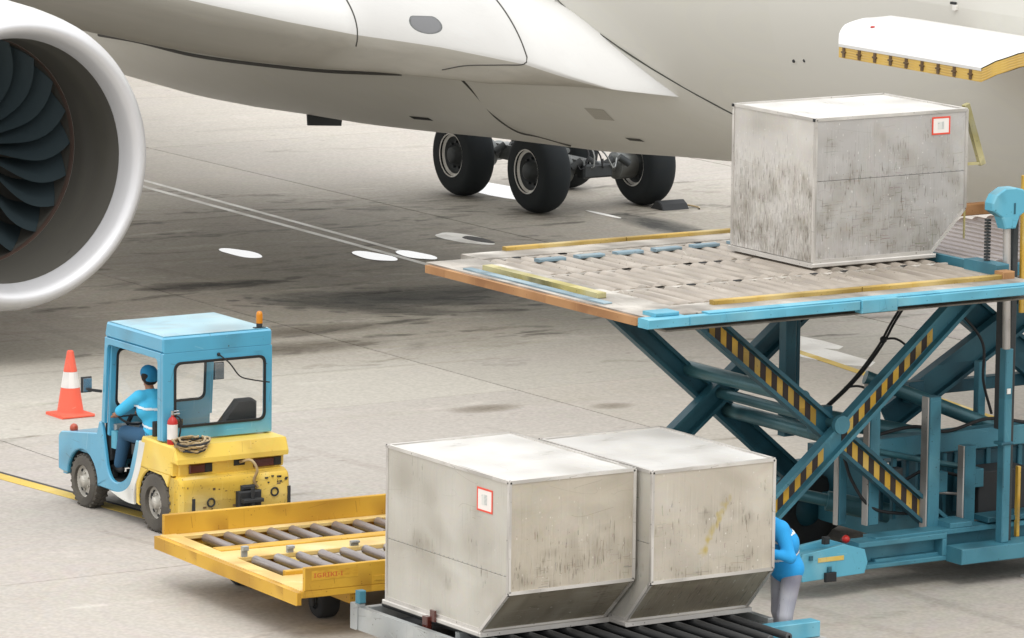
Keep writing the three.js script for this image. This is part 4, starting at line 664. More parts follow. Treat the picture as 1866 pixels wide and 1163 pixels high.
  { const b = new MB(); b.tube([V(3.05, 2.46, -0.48), V(3.2, 2.46, -0.45), V(3.35, 2.36, -0.4)], 0.013, 16, 6); b.sphere(V(3.05, 2.46, -0.47), 0.04); b.build('hose', M.black, t); const c = new MB(); c.tube([V(2.52, 1.97, -0.45), V(2.68, 1.98, -0.4), V(2.86, 1.9, -0.3)], 0.013, 16, 6); c.build('hose', M.black, t); }
  // pipework, brackets and fittings packed round the chassis
  const pipe = (nm, mat, r, ...pts) => { const b = new MB(); b.tube(pts.map((p) => V(...p)), r, 40, 7); b.build(nm, mat, t); };
  pipe('hose', M.black, 0.02, [2.4, 1.5, 0.1], [2.9, 1.62, 0.3], [3.4, 1.52, 0.25], [4.0, 1.6, 0.2], [4.6, 1.5, 0.2]);
  pipe('hose', M.black, 0.018, [2.3, 1.2, 0.2], [2.7, 1.05, 0.35], [3.1, 1.12, 0.3], [3.7, 0.98, 0.35]);
  pipe('hose', M.black, 0.018, [1.75, 1.75, 0.2], [1.95, 1.45, 0.3], [2.1, 1.1, 0.3], [2.3, 0.8, 0.4], [2.9, 0.68, 0.5]);
  pipe('hose', M.black, 0.016, [3.5, 2.9, 0.2], [3.75, 2.5, 0.4], [3.7, 2.1, 0.5], [3.9, 1.7, 0.4]);
  pipe('pipe', M.hydraulic, 0.035, [2.3, 1.42, 0.24], [3.2, 1.2, 0.26], [4.6, 0.92, 0.3], [5.4, 0.9, 0.3]);
  pipe('pipe', M.steel, 0.016, [2.5, 0.95, 0.32], [3.0, 0.9, 0.34], [3.6, 0.82, 0.4]);
  for (let i = 0; i < 7; i++) part('rib', i % 2 ? M.armTeal : M.loadTeal, [2.42 + i * 0.17, 2.47 + i * 0.17, 0.58, 1.26, 0.1, 0.16]);
  part('valve_block', M.gearDark, [2.45, 2.7, 1.0, 1.2, 0.3, 0.42]); part('valve_block', M.loadTeal, [3.05, 3.25, 0.9, 1.12, 0.36, 0.5]); part('gusset', M.armTeal, [1.5, 1.76, 1.68, 1.96, 0.28, 0.4]);
  part('label_plate', M.paintWhite, [2.6, 2.64, 0.86, 0.95, 0.425, 0.43]); part('label_plate', M.paintWhite, [2.46, 2.5, 1.22, 1.28, 0.425, 0.43]); part('reflector', M.turn, [4.0, 4.06, 1.6, 1.68, 1.0, 1.02]);
  part('step', M.loadTeal, [3.0, 3.3, 0.58, 0.64, 0.55, 0.9]); part('step', M.armTeal, [3.5, 4.4, 0.6, 0.66, 0.62, 0.92]);
  part('arm_bracket', M.armTeal, [3.74, 3.95, 1.62, 1.86, -1.05, -0.9]); part('chain_guard', M.gearDark, [3.7, 3.76, 1.6, 3.0, 0.7, 0.9]);
  pipe('chain', M.steel, 0.012, [3.8, 2.75, 0.6], [3.95, 2.4, 0.62], [4.0, 2.1, 0.6]);
  rebase(t, [2, 0, -0.5]);
}
// ------------------------------------------------------------------ the baggage tractor; local axes: u forward (world -z) from its rear, x across (0 at its near left side), y up
{
  const XL = -3.2, ZR = -5.2, W = 1.41;
  const t = thing('baggage_tractor', 'small blue and yellow baggage tractor with a boxy cab and its driver inside', 'tractor', [XL, 0, ZR]);
  // side outlines are drawn in (u, y) and extruded across the tractor
  const side = place(nZ, Y, X, V(0, 0, 0));
  const across = (x) => place(nZ, Y, X, V(x, 0, 0));
  const slab = (nm, shape, x, w, mat, bev = 0.012) => { const b = new MB(); b.plate(shape, w, across(x), bev); return b.build(nm, mat, t); };
  const box_ = (nm, mat, x0, x1, y0, y1, u0, u1, bev = 0.012) => { const b = new MB(); b.box(x0, x1, y0, y1, -u1, -u0, bev); return b.build(nm, mat, t); };
  // blue front: flank with wheel arch, step and door cut-out
  const arch = (s, cu, cy, r, a0, a1) => { for (let i = 0; i <= 12; i++) { const a = lerp(a0, a1, i / 12); s.lineTo(cu + r * Math.cos(a), cy + r * Math.sin(a)); } };
  const fr = new THREE.Shape();
  fr.moveTo(1.08, 0.3); fr.lineTo(1.83, 0.31); arch(fr, 2.2, 0.3, 0.37, Math.PI, 0.12); fr.lineTo(2.66, 0.34); fr.lineTo(2.78, 0.36); fr.lineTo(2.78, 0.73); fr.quadraticCurveTo(2.77, 0.79, 2.7, 0.81); fr.lineTo(1.85, 0.92); fr.lineTo(1.8, 1.06); fr.lineTo(1.74, 1.06); fr.lineTo(1.62, 0.6); fr.quadraticCurveTo(1.56, 0.42, 1.4, 0.42); fr.quadraticCurveTo(1.18, 0.44, 1.08, 0.6); fr.lineTo(0.93, 0.98); fr.lineTo(0.78, 0.98); fr.lineTo(0.9, 0.66); fr.quadraticCurveTo(0.96, 0.4, 1.08, 0.3);
  for (const x of [0, W - 0.05]) slab('flank', fr, x, 0.05, M.tugBlue);
  const hood = new THREE.Shape(); hood.moveTo(1.82, 0.62); hood.lineTo(2.76, 0.62); hood.lineTo(2.77, 0.73); hood.quadraticCurveTo(2.765, 0.785, 2.69, 0.805); hood.lineTo(1.86, 0.915); hood.closePath();
  slab('hood', hood, 0.052, W - 0.104, M.tugBlue);
  box_('front_bumper', M.tugBlue, 0.06, W - 0.06, 0.3, 0.6, 2.68, 2.78);
  box_('dashboard', M.dark, 0.08, W - 0.08, 0.62, 1.04, 1.66, 1.8); box_('dash_panel', M.galv, 0.1, 0.42, 0.98, 1.05, 1.58, 1.64);
  box_('floor', M.dark, 0.05, W - 0.05, 0.36, 0.42, 0.3, 1.82); box_('floor_hump', M.dark, 0.42, W - 0.3, 0.42, 0.66, 0.95, 1.7);
  box_('fuse_box', M.loadBlue, 0.06, 0.22, 0.78, 0.98, 1.5, 1.62);
  // white swoosh between blue and yellow
  const sw = new THREE.Shape(); sw.moveTo(1.52, 0.305); sw.quadraticCurveTo(1.2, 0.3, 1.05, 0.46); sw.quadraticCurveTo(0.92, 0.66, 0.84, 0.99); sw.lineTo(0.7, 0.99); sw.quadraticCurveTo(0.78, 0.7, 0.93, 0.47); sw.quadraticCurveTo(0.98, 0.3, 0.96, 0.24); sw.quadraticCurveTo(1.2, 0.22, 1.52, 0.305);
  for (const x of [-0.006, W - 0.03]) slab('stripe', sw, x, 0.036, M.tugWhite, 0.004);
  // yellow rear: upper shelf body, arches, recessed lamp band and bumper block
  const up = new THREE.Shape(); up.moveTo(-0.02, 0.845); up.lineTo(-0.02, 0.9); up.lineTo(0.04, 1.04); up.lineTo(0.78, 1.05); up.lineTo(0.93, 0.68); up.lineTo(0.86, 0.69); up.lineTo(0.1, 0.7); up.lineTo(0.09, 0.845); up.closePath();
  slab('rear_body', up, -0.005, W + 0.05, M.tugYellow, 0.02);
  const skirt = new THREE.Shape(); skirt.moveTo(0.84, 0.71); skirt.lineTo(0.92, 0.5); skirt.lineTo(0.92, 0.26); skirt.lineTo(0.84, 0.25); arch(skirt, 0.5, 0.34, 0.37, -0.2, 2.5); skirt.lineTo(0.14, 0.71); skirt.closePath();
  for (const x of [0.0, W - 0.02]) slab('rear_fender', skirt, x, 0.035, M.tugYellow);
  box_('lamp_band', M.tugYellow, 0.08, W - 0.02, 0.66, 0.86, 0.07, 0.14);
  const bp = new THREE.Shape(); bp.moveTo(-0.06, 0.14); bp.lineTo(0.08, 0.14); bp.lineTo(0.1, 0.7); bp.lineTo(0.02, 0.7); bp.quadraticCurveTo(-0.06, 0.69, -0.075, 0.6); bp.lineTo(-0.09, 0.42); bp.closePath();
  slab('rear_bumper', bp, 0.03, W - 0.01, M.tugBumper, 0.03);
  box_('rear_corner', M.tugBumper, 0.02, 0.13, 0.12, 0.68, 0.06, 0.2); box_('bumper_pad', M.dark, 0.16, 0.2, 0.2, 0.46, -0.1, -0.08); box_('bumper_pad', M.dark, W - 0.02, W + 0.02, 0.2, 0.5, -0.1, -0.08);
  for (const [x, w] of [[0.2, 0.2], [W - 0.38, 0.26]]) { box_('tail_lamp', M.lamp, x, x + w, 0.72, 0.82, 0.035, 0.07); box_('lamp_surround', M.dark, x + w + 0.005, x + w + 0.1, 0.72, 0.82, 0.05, 0.07); }
  box_('cable_port', M.dark, 0.78, 0.92, 0.76, 0.83, 0.05, 0.07);
  { const b = new MB(); b.box(0.72, 1.02, 0.2, 0.5, 0.075, 0.16, 0.015); b.box(0.78, 0.96, 0.5, 0.56, 0.07, 0.13, 0.02); b.box(0.74, 1.0, 0.235, 0.28, 0.16, 0.25); b.box(0.74, 1.0, 0.38, 0.42, 0.16, 0.25); b.cyl(V(0.87, 0.22, 0.21), V(0.87, 0.54, 0.21), 0.022); b.build('hitch', M.dark, t); }
  { const b = new MB(); b.tube([V(0.84, 0.8, -0.04), V(0.93, 0.83, 0.06), V(0.99, 0.72, 0.1), V(0.95, 0.6, 0.1), V(0.99, 0.52, 0.12)], 0.016, 24, 6); b.build('trailer_cable', M.rope, t); }
  // flaked paint marks on the bumper: shackle rings and worn stencils
  for (const [x, y] of [[0.4, 0.4], [1.22, 0.45]]) { const g = new THREE.TorusGeometry(0.045, 0.011, 6, 16); g.translate(x, y, 0.098); const b = new MB(); b.add(g); b.build('ring', M.dark, t); }
  for (let i = 0; i < 9; i++) { const x = rr(1.1, 1.4), y = rr(0.55, 0.62); const b = new MB(); b.box(x, x + rr(0.015, 0.05), y, y + 0.015, 0.066, 0.088, 0.001); b.build('paint_chip', M.dark, t); }
  // dark linings of the wheel arches
  for (const [cu, cy, r] of [[2.2, 0.3, 0.365], [0.5, 0.34, 0.365]]) for (const x of [0.06, W - 0.3]) { const b = new MB(), pts = []; for (let i = 0; i <= 14; i++) { const a = lerp(0.05, Math.PI - 0.05, i / 14); pts.push([cu + r * Math.cos(a), cy + r * Math.sin(a)]); } for (let i = 14; i >= 0; i--) { const a = lerp(0.05, Math.PI - 0.05, i / 14); pts.push([cu + (r + 0.012) * Math.cos(a), cy + (r + 0.012) * Math.sin(a)]); } b.plate(poly(pts), 0.24, across(x), 0.001); b.build('wheel_arch', M.black, t); }
  // wheels with lugged rubber tyres and pale pressed rims
  const tyreG = (R, w) => { const b = new MB(), pr = []; for (let i = 0; i <= 12; i++) { const a = (i / 12 - 0.5) * Math.PI; pr.push([0.19 + (R - 0.19) * Math.pow(Math.cos(a), 0.3), Math.sin(a) * w / 2]); } pr.push([0.18, 0], pr[0].slice()); b.lathe(pr, 'x', V(0, 0, 0), 44);
    for (let i = 0; i < 26; i++) for (const s of [-1, 1]) { const g = box(w * 0.36, 0.022, 0.034, 0.004); g.rotateY(s * 0.35); g.translate(s * w * 0.24, R - 0.004, 0); g.rotateX((i + (s > 0 ? 0.5 : 0)) / 26 * 2 * Math.PI); b.add(g); } return mergeGeometries(b.g); };
  const rimG = (() => { const b = new MB(); b.lathe([[0.19, -0.085], [0.2, -0.095], [0.185, -0.06], [0.15, -0.03], [0.12, -0.055], [0.07, -0.055], [0.062, -0.1], [0.001, -0.105]], 'x', V(0, 0, 0), 32); for (let i = 0; i < 6; i++) { const a = i / 6 * 6.283; b.cyl(V(-0.05, Math.cos(a) * 0.095, Math.sin(a) * 0.095), V(-0.075, Math.cos(a) * 0.095, Math.sin(a) * 0.095), 0.012, 6); } return mergeGeometries(b.g); })();
  const slotG = (() => { const b = new MB(); b.cyl(V(-0.044, 0, 0.155), V(-0.036, 0, 0.155), 0.022, 10); return mergeGeometries(b.g); })();
  const tf = tyreG(0.31, 0.2), tr = tyreG(0.345, 0.22);
  for (const [u, R, g] of [[2.2, 0.31, tf], [0.5, 0.345, tr]]) for (const s of [0, 1]) {
    const x = s ? W - 0.1 : 0.1, w = mesh('wheel', g, M.tyreDusty, t); w.position.set(x, R - 0.01, -u);
    w.position.z = u === 0.5 ? -0.5 : -u;
    const r = mesh('rim', rimG, M.rim, w); if (s) r.rotation.y = Math.PI;
    for (let i = 0; i < 8; i++) { const h = mesh('rim_hole', slotG, M.dark, w); h.rotation.x = i / 8 * 6.283; if (s) h.rotation.y = Math.PI; }
  }
  { const b = new MB(); b.cyl(V(0.15, 0.31, -2.2), V(W - 0.15, 0.31, -2.2), 0.05); b.build('axle', M.dark, t); const c = new MB(); c.cyl(V(0.15, 0.34, -0.5), V(W - 0.15, 0.34, -0.5), 0.07); c.box(0.3, W - 0.3, 0.26, 0.5, -1.7, -0.2); c.build('chassis', M.dark, t); }
  // cab: roof cap, rear wall with a window, open sides, raked front with a windscreen
  const y0 = 1.06, yr = 2.235, u0 = 0.3, u1 = 1.64;
  const rf = new THREE.Shape(); rf.moveTo(u0, 2.06); rf.lineTo(u1, 2.06); rf.lineTo(u1 + 0.02, 2.1); rf.lineTo(u1 - 0.02, 2.235); rf.lineTo(u0 + 0.02, 2.235); rf.lineTo(u0, 2.215); rf.closePath();
  slab('roof', rf, 0, W, M.tugBlue, 0.02); box_('roof_sheet', M.tugRoofSheen, 0.03, W - 0.03, 2.236, 2.246, u0 + 0.04, u1 - 0.05, 0.004);
  const rw = roundRect(0.0, y0, W, 2.058, 0.02); rw.holes.push(roundRect(0.155, 1.215, W - 0.1, 1.935, 0.085, new THREE.Path()));
  const wall = (nm, sh, u, d, mat, bev = 0.006) => { const b = new MB(); b.plate(sh, d, place(X, Y, Z, V(0, 0, -u)), bev); return b.build(nm, mat, t); };
  wall('rear_wall', rw, u0 + 0.045, 0.045, M.tugBlue);
  const gk = roundRect(0.14, 1.2, W - 0.085, 1.95, 0.1); gk.holes.push(roundRect(0.17, 1.23, W - 0.115, 1.92, 0.08, new THREE.Path())); wall('window_gasket', gk, u0 + 0.005, 0.018, M.gasket, 0.003);
  wall('window_pane', roundRect(0.165, 1.225, W - 0.11, 1.925, 0.08), u0 + 0.03, 0.006, M.glass, 0);
  // near and far side frames around the door openings
  const sf = new THREE.Shape(); sf.moveTo(u0 + 0.05, y0); sf.lineTo(u0 + 0.05, 2.058); sf.lineTo(u1 + 0.02, 2.058); sf.lineTo(u1 + 0.1, y0); sf.lineTo(u1 + 0.03, y0); sf.lineTo(u1 - 0.03, 1.9); sf.quadraticCurveTo(u1 - 0.04, 1.98, u1 - 0.1, 1.98); sf.lineTo(u0 + 0.2, 1.98); sf.quadraticCurveTo(u0 + 0.13, 1.98, u0 + 0.13, 1.92); sf.lineTo(u0 + 0.13, y0); sf.closePath();
  for (const x of [0, W - 0.045]) slab('side_frame', sf, x, 0.045, M.tugBlue, 0.006);
  const fw = roundRect(0.046, 0.92, W - 0.046, 2.058, 0.02); fw.holes.push(roundRect(0.13, 1.26, W - 0.13, 1.93, 0.09, new THREE.Path()));
  const rk = new THREE.Vector3(0, 1, 0.06).normalize(), rn = X.clone().cross(rk);
  const fm = place(X, rk, rn, V(0, -0.005, -(u1 + 0.1)));
  const fwall = (nm, sh, off, d, mat, bev) => { const m = fm.clone(); const p = V().setFromMatrixPosition(m).addScaledVector(rn, off); m.setPosition(p); const b = new MB(); b.plate(sh, d, m, bev); b.build(nm, mat, t); };
  fwall('front_wall', fw, 0, 0.04, M.tugBlue, 0.006);
  const fg = roundRect(0.115, 1.245, W - 0.115, 1.945, 0.1); fg.holes.push(roundRect(0.145, 1.275, W - 0.145, 1.915, 0.08, new THREE.Path())); fwall('window_gasket', fg, 0.03, 0.018, M.gasket, 0.003);
  fwall('windscreen', roundRect(0.14, 1.27, W - 0.14, 1.92, 0.08), 0.012, 0.006, M.glass, 0);
  // seats, steering wheel, levers
  box_('seat', M.dark, 0.07, 0.5, 0.78, 0.9, 0.72, 1.18, 0.03); box_('seat_base', M.dark, 0.08, 0.5, 0.42, 0.775, 0.75, 1.15);
  box_('seat', M.dark, 0.86, 1.3, 0.78, 0.92, 0.5, 0.98, 0.03);
  { const b = new MB(); b.plate(poly([[0.82, 0.9], [1.34, 0.9], [1.34, 1.38], [1.28, 1.42], [1.08, 1.42], [0.82, 1.12]]), 0.12, place(X, Y, Z, V(0, 0, -0.62)), 0.03); b.build('seat_back', M.dark, t); box_('seat_back', M.dark, 0.1, 0.48, 0.9, 1.22, 0.68, 0.74, 0.03); }
  { const g = new THREE.TorusGeometry(0.17, 0.014, 8, 28), b = new MB(); g.rotateX(-Math.PI / 2 + 0.5); g.translate(0.26, 1.16, -1.5); b.add(g); b.cyl(V(0.26, 1.15, -1.5), V(0.26, 0.95, -1.68), 0.025); b.box(0.1, 0.42, 1.145, 1.165, -1.51, -1.49); b.build('steering_wheel', M.black, t); }
  // mirrors, lamps, aerial, beacon
  { const b = new MB(); b.beam(V(0.0, 1.42, -1.72), V(-0.14, 1.44, -1.8), 0.03, 0.03); b.box(-0.2, -0.07, 1.4, 1.58, -1.88, -1.82, 0.02); b.build('mirror', M.dark, t); const c = new MB(); c.box(-0.19, -0.08, 1.415, 1.565, -1.819, -1.815, 0.001); c.build('mirror_glass', M.chrome, t); }
  { const b = new MB(); b.beam(V(W, 1.45, -1.8), V(W + 0.14, 1.5, -1.8), 0.03, 0.03); b.box(W + 0.08, W + 0.22, 1.42, 1.62, -1.83, -1.77, 0.02); b.build('mirror', M.dark, t); const c = new MB(); c.box(W + 0.09, W + 0.21, 1.43, 1.61, -1.769, -1.765, 0.001); c.build('mirror_glass', M.chrome, t); }
  { const b = new MB(); b.sphere(V(0.13, 0.84, -2.64), 0.05, 1, 1.1, 1); b.build('turn_signal', M.turn, t); const c = new MB(); c.sphere(V(W - 0.13, 0.84, -2.64), 0.05, 1, 1.1, 1); c.build('turn_signal', M.turn, t); }
  { const b = new MB(); b.box(1.21, 1.35, 2.247, 2.255, -0.4, -0.34); b.cyl(V(1.28, 2.26, -0.37), V(1.28, 2.3, -0.37), 0.035, 14); b.build('beacon_base', M.dark, t); const c = new MB(); c.lathe([[0.038, 2.3], [0.038, 2.39], [0.03, 2.43], [0.001, 2.44]], 'y', V(1.28, 0, -0.37), 18); c.build('beacon', M.amber, t); }
  { const b = new MB(); b.sphere(V(0.71, 2.0, -0.29), 0.02); b.tube([V(0.71, 2.0, -0.285), V(0.82, 1.9, -0.24), V(0.95, 1.74, -0.22), V(1.1, 1.69, -0.22), V(1.34, 1.64, -0.24)], 0.0085, 30, 6); b.build('wiper_hose', M.black, t); }
  { const b = new MB(); b.tube([V(0.5, 2.06, -0.9), V(0.5, 1.95, -0.92), V(0.45, 1.84, -0.95), V(0.48, 1.76, -0.96)], 0.008, 14, 5); b.build('cord', M.rope, t); }
  { const b = new MB(); b.tube([V(0.2, 0.95, -1.6), V(0.12, 0.8, -1.55), V(0.2, 0.7, -1.6), V(0.14, 0.55, -1.6)], 0.012, 20, 5); b.tube([V(0.26, 0.95, -1.6), V(0.3, 0.78, -1.52), V(0.22, 0.6, -1.6)], 0.01, 16, 5); b.build('wiring', M.black, t); const c = new MB(); c.cyl(V(0.36, 0.62, -1.4), V(0.4, 0.98, -1.34), 0.012, 8); c.sphere(V(0.4, 1.0, -1.34), 0.028); c.build('gear_lever', M.black, t); const d = new MB(); d.box(0.1, 0.17, 0.42, 0.52, -1.68, -1.64); d.build('pedal', M.dark, t); }
  for (let i = 0; i < 26; i++) { const x = rr(0.1, W - 0.05), y = rr(0.16, 0.62), z = lerp(0.075, 0.088, (0.62 - y) / 0.4); const b = new MB(); b.box(x, x + rr(0.01, 0.05), y, y + rr(0.008, 0.03), 0.07, z + 0.004, 0.001); b.build('paint_chip', M.latch, t); }
  box_('step_plate', M.galv, 0.02, 0.05, 0.36, 0.42, 1.15, 1.55);
}
// ------------------------------------------------------------------ people: one smooth skin over tapered bones, clothing laid over it
function smin(a, b, k) { const h = Math.max(0, Math.min(1, 0.5 + 0.5 * (b - a) / k)); return lerp(b, a, h) - k * h * (1 - h); }
function flesh(bones, k, cell) {    // bones: [ax, ay, az, ra, bx, by, bz, rb]
  const lo = V(1e9, 1e9, 1e9), hi = V(-1e9, -1e9, -1e9);
  for (const [ax, ay, az, ra, bx, by, bz, rb] of bones) { const r = Math.max(ra, rb) + 3 * cell + k * 0.3; lo.min(V(Math.min(ax, bx) - r, Math.min(ay, by) - r, Math.min(az, bz) - r)); hi.max(V(Math.max(ax, bx) + r, Math.max(ay, by) + r, Math.max(az, bz) + r)); }
  const c = lo.clone().add(hi).multiplyScalar(0.5), ext = Math.max(hi.x - lo.x, hi.y - lo.y, hi.z - lo.z), n = Math.min(110, Math.max(16, Math.ceil(ext / cell) + 2));
  const mc = new MarchingCubes(n, new THREE.MeshBasicMaterial(), false, false, 400000); mc.isolation = 0;
  const half = n / 2, s = ext / 2;
  for (let iz = 0; iz < n; iz++) for (let iy = 0; iy < n; iy++) for (let ix = 0; ix < n; ix++) {
    const px = c.x + (ix - half) / half * s, py = c.y + (iy - half) / half * s, pz = c.z + (iz - half) / half * s; let d = 1e3;
    for (const [ax, ay, az, ra, bx, by, bz, rb] of bones) {
      const ux = bx - ax, uy = by - ay, uz = bz - az, L = ux * ux + uy * uy + uz * uz || 1e-9; let q = ((px - ax) * ux + (py - ay) * uy + (pz - az) * uz) / L; q = q < 0 ? 0 : q > 1 ? 1 : q;
      const e = Math.hypot(px - ax - q * ux, py - ay - q * uy, pz - az - q * uz) - (ra + (rb - ra) * q); if (e < d + k) d = d > 999 ? e : smin(d, e, k);
    }
    mc.field[ix + iy * n + iz * n * n] = -d;
  }
  mc.update();
  const cnt = mc.count, g = new THREE.BufferGeometry(); g.setAttribute('position', new THREE.BufferAttribute(mc.positionArray.slice(0, cnt * 3), 3));
  const p = g.attributes.position; for (let i = 0; i < cnt; i++) p.setXYZ(i, c.x + p.getX(i) * s, c.y + p.getY(i) * s, c.z + p.getZ(i) * s);
  const m = mergeVertices(g, 1e-4); m.computeVertexNormals(); m.setAttribute('uv', new THREE.Float32BufferAttribute(Array.from({ length: m.attributes.position.count * 2 }, (_, i) => i % 2 ? m.attributes.position.getY(i >> 1) : m.attributes.position.getX(i >> 1) + m.attributes.position.getZ(i >> 1)), 2)); return m;
}
const bone = (a, ra, b, rb) => [a.x, a.y, a.z, ra, b.x, b.y, b.z, rb];
function hand(wrist, dir, palmN, curl, sideSign) {   // a palm, four unequal bent fingers and a thumb from the side of the palm
  const d = dir.clone().normalize(), n = palmN.clone().normalize(), s = d.clone().cross(n).normalize().multiplyScalar(sideSign), out = [];
  const at = (a, b, c) => wrist.clone().addScaledVector(d, a).addScaledVector(s, b).addScaledVector(n, c);
  out.push(bone(wrist, 0.026, at(0.05, 0.012, 0), 0.022), bone(wrist, 0.024, at(0.06, -0.018, 0), 0.02), bone(at(0.03, 0, 0), 0.022, at(0.082, 0.0, 0), 0.018), bone(at(0.07, -0.026, 0), 0.012, at(0.076, 0.028, 0), 0.012));
  [[0.03, 0.07], [0.01, 0.08], [-0.01, 0.075], [-0.029, 0.058]].forEach(([o, l]) => {
    let p = at(0.078, o, 0), a = curl * 0.35; for (let j = 0; j < 3; j++) { const q = p.clone().addScaledVector(d, Math.cos(a) * l * [0.45, 0.32, 0.23][j]).addScaledVector(n, Math.sin(a) * l * [0.45, 0.32, 0.23][j]); out.push(bone(p, 0.0095 - j * 0.0008, q, 0.0088 - j * 0.0008)); p = q; a += curl * 0.6; }
  });
  const t0 = at(0.02, 0.03, 0.004), t1 = at(0.05, 0.056, 0.016), t2 = at(0.075, 0.06, 0.03); out.push(bone(t0, 0.013, t1, 0.011), bone(t1, 0.011, t2, 0.009)); return out;
}
function head(c, fwd, up) {           // skull, jaw, nose, ears, lips and eyes
  const r = fwd.clone().cross(up).normalize(), at = (f, u, s) => c.clone().addScaledVector(fwd, f).addScaledVector(up, u).addScaledVector(r, s);
  const B = [bone(at(-0.02, 0.03, 0), 0.088, at(0.015, 0.025, 0), 0.08), bone(at(0.02, -0.03, 0), 0.062, at(0.045, -0.07, 0), 0.036), bone(at(0.085, 0.012, 0), 0.011, at(0.108, -0.018, 0), 0.014), bone(at(0.08, -0.055, -0.014), 0.008, at(0.08, -0.055, 0.014), 0.008), bone(at(0.07, 0.025, -0.045), 0.016, at(0.07, 0.025, 0.045), 0.016)];
  for (const s of [-1, 1]) B.push(bone(at(-0.01, 0.02, s * 0.085), 0.014, at(-0.008, -0.025, s * 0.08), 0.009));
  return { B, at };
}
function person(label, root, J, o) {
  const t = thing('person', label, 'person', root);
  const h = head(J.head, J.face, J.headUp);
  const limbs = (s) => [bone(J['sh' + s], 0.052, J['el' + s], 0.04), bone(J['el' + s], 0.04, J['wr' + s], 0.026)];
  const legs = (s) => [bone(J['hip' + s], 0.085, J['kn' + s], 0.058), bone(J['kn' + s], 0.056, J['an' + s], 0.038)];
  const across = J.shR.clone().sub(J.shL).normalize();
  const torso = (e) => [bone(J.pelvis.clone().addScaledVector(across, -0.07), 0.1 + e, J.pelvis.clone().addScaledVector(across, 0.07), 0.1 + e), bone(J.pelvis, 0.115 + e, J.chest, 0.12 + e), bone(J.chest.clone().addScaledVector(across, -0.08), 0.105 + e, J.chest.clone().addScaledVector(across, 0.08), 0.105 + e), bone(J.shL.clone().lerp(J.shR, 0.12), 0.062 + e, J.shL.clone().lerp(J.shR, 0.88), 0.062 + e), bone(J.chest, 0.11 + e, J.shL.clone().lerp(J.shR, 0.5), 0.07 + e)];
  const neck = [bone(J.shL.clone().lerp(J.shR, 0.5), 0.052, J.head.clone().addScaledVector(J.headUp, -0.07), 0.048)];
  const bodyG = [flesh([...torso(-0.006), ...limbs('L'), ...limbs('R'), ...legs('L'), ...legs('R'), ...neck], 0.03, 0.016), flesh([...h.B, ...neck.map((b) => b)], 0.012, 0.005)];
  for (const s of ['L', 'R']) bodyG.push(flesh([...hand(J['wr' + s], J['hd' + s], J['pn' + s], J.curl ?? 1.2, s === 'L' ? 1 : -1), bone(J['el' + s].clone().lerp(J['wr' + s], 0.8), 0.03, J['wr' + s], 0.026)], 0.006, 0.0045));
  const body = mesh('body', mergeGeometries(bodyG), M.skin, t);
  const shirt = mesh('shirt', flesh([...torso(0.012 + (o.fat || 0)), ...['L', 'R'].flatMap((s) => [bone(J['sh' + s], 0.07 + (o.fat || 0) * 0.5, J['el' + s], 0.058), ...(o.longSleeve ? [bone(J['el' + s], 0.055, J['wr' + s].clone().lerp(J['el' + s], 0.12), 0.044)] : [])])], 0.035, 0.014), o.shirt, t);
  mesh('trousers', flesh([bone(J.pelvis.clone().addScaledVector(across, -0.07), 0.112, J.pelvis.clone().addScaledVector(across, 0.07), 0.112), ...['L', 'R'].flatMap((s) => [bone(J['hip' + s], 0.105, J['kn' + s], 0.082), bone(J['kn' + s], 0.08, J['an' + s].clone().lerp(J['kn' + s], 0.06), 0.068)])], 0.02, 0.013), o.trousers, t);
  for (const s of ['L', 'R']) { const a = J['an' + s], toe = a.clone().addScaledVector(J.foot, 0.17); mesh('shoe', flesh([bone(a.clone().add(V(0, -0.01, 0)), 0.05, a.clone().addScaledVector(J.foot, -0.04).setY(a.y - 0.045), 0.042), bone(a.clone().setY(a.y - 0.04), 0.045, toe.setY(a.y - 0.05), 0.036)], 0.02, 0.011), M.black, t); }
  // hair and a cap with a brim
  mesh('hair', flesh([bone(h.at(-0.035, 0.02, -0.02), 0.082, h.at(-0.035, 0.02, 0.02), 0.082), bone(h.at(-0.05, -0.03, -0.025), 0.05, h.at(-0.05, -0.03, 0.025), 0.05)], 0.02, 0.009), M.hair, t);
  const capG = flesh([bone(h.at(-0.028, 0.05, 0), 0.094, h.at(0.01, 0.058, 0), 0.088), bone(h.at(-0.05, 0.005, -0.02), 0.07, h.at(-0.05, 0.005, 0.02), 0.07), bone(h.at(0.06, 0.045, -0.03), 0.02, h.at(0.14, 0.035, -0.02), 0.01), bone(h.at(0.06, 0.045, 0.03), 0.02, h.at(0.14, 0.035, 0.02), 0.01)], 0.02, 0.009);
  mesh('cap', capG, o.cap, t);
  for (const s of [-1, 1]) { const e = new MB(); e.sphere(h.at(0.077, 0.012, s * 0.032), 0.012); e.build('eye', M.black, t); }
  // reflective bands: the ring of the shirt between two planes, lifted off the cloth
  const sg = shirt.geometry.toNonIndexed(), sp = sg.attributes.position, sn = sg.attributes.normal;
  for (const [c, n, w, r] of o.bands) {
    const pos = [], nn = n.clone().normalize(), q = V(), m = V();
    for (let i = 0; i < sp.count; i += 3) {
      q.set(0, 0, 0); for (let j = 0; j < 3; j++) q.add(m.fromBufferAttribute(sp, i + j)); q.divideScalar(3).sub(c);
      const d = q.dot(nn); if (Math.abs(d) > w || q.addScaledVector(nn, -d).length() > r) continue;
      for (let j = 0; j < 3; j++) { const p = V().fromBufferAttribute(sp, i + j); p.addScaledVector(m.fromBufferAttribute(sn, i + j), 0.006); pos.push(p.x, p.y, p.z); }
    }
    if (!pos.length) continue;
    const g = new THREE.BufferGeometry(); g.setAttribute('position', new THREE.Float32BufferAttribute(pos, 3)); const g2 = mergeVertices(g, 1e-4); g2.computeVertexNormals(); mesh('reflective_band', g2, M.reflective, t);
  }
  return t;
}
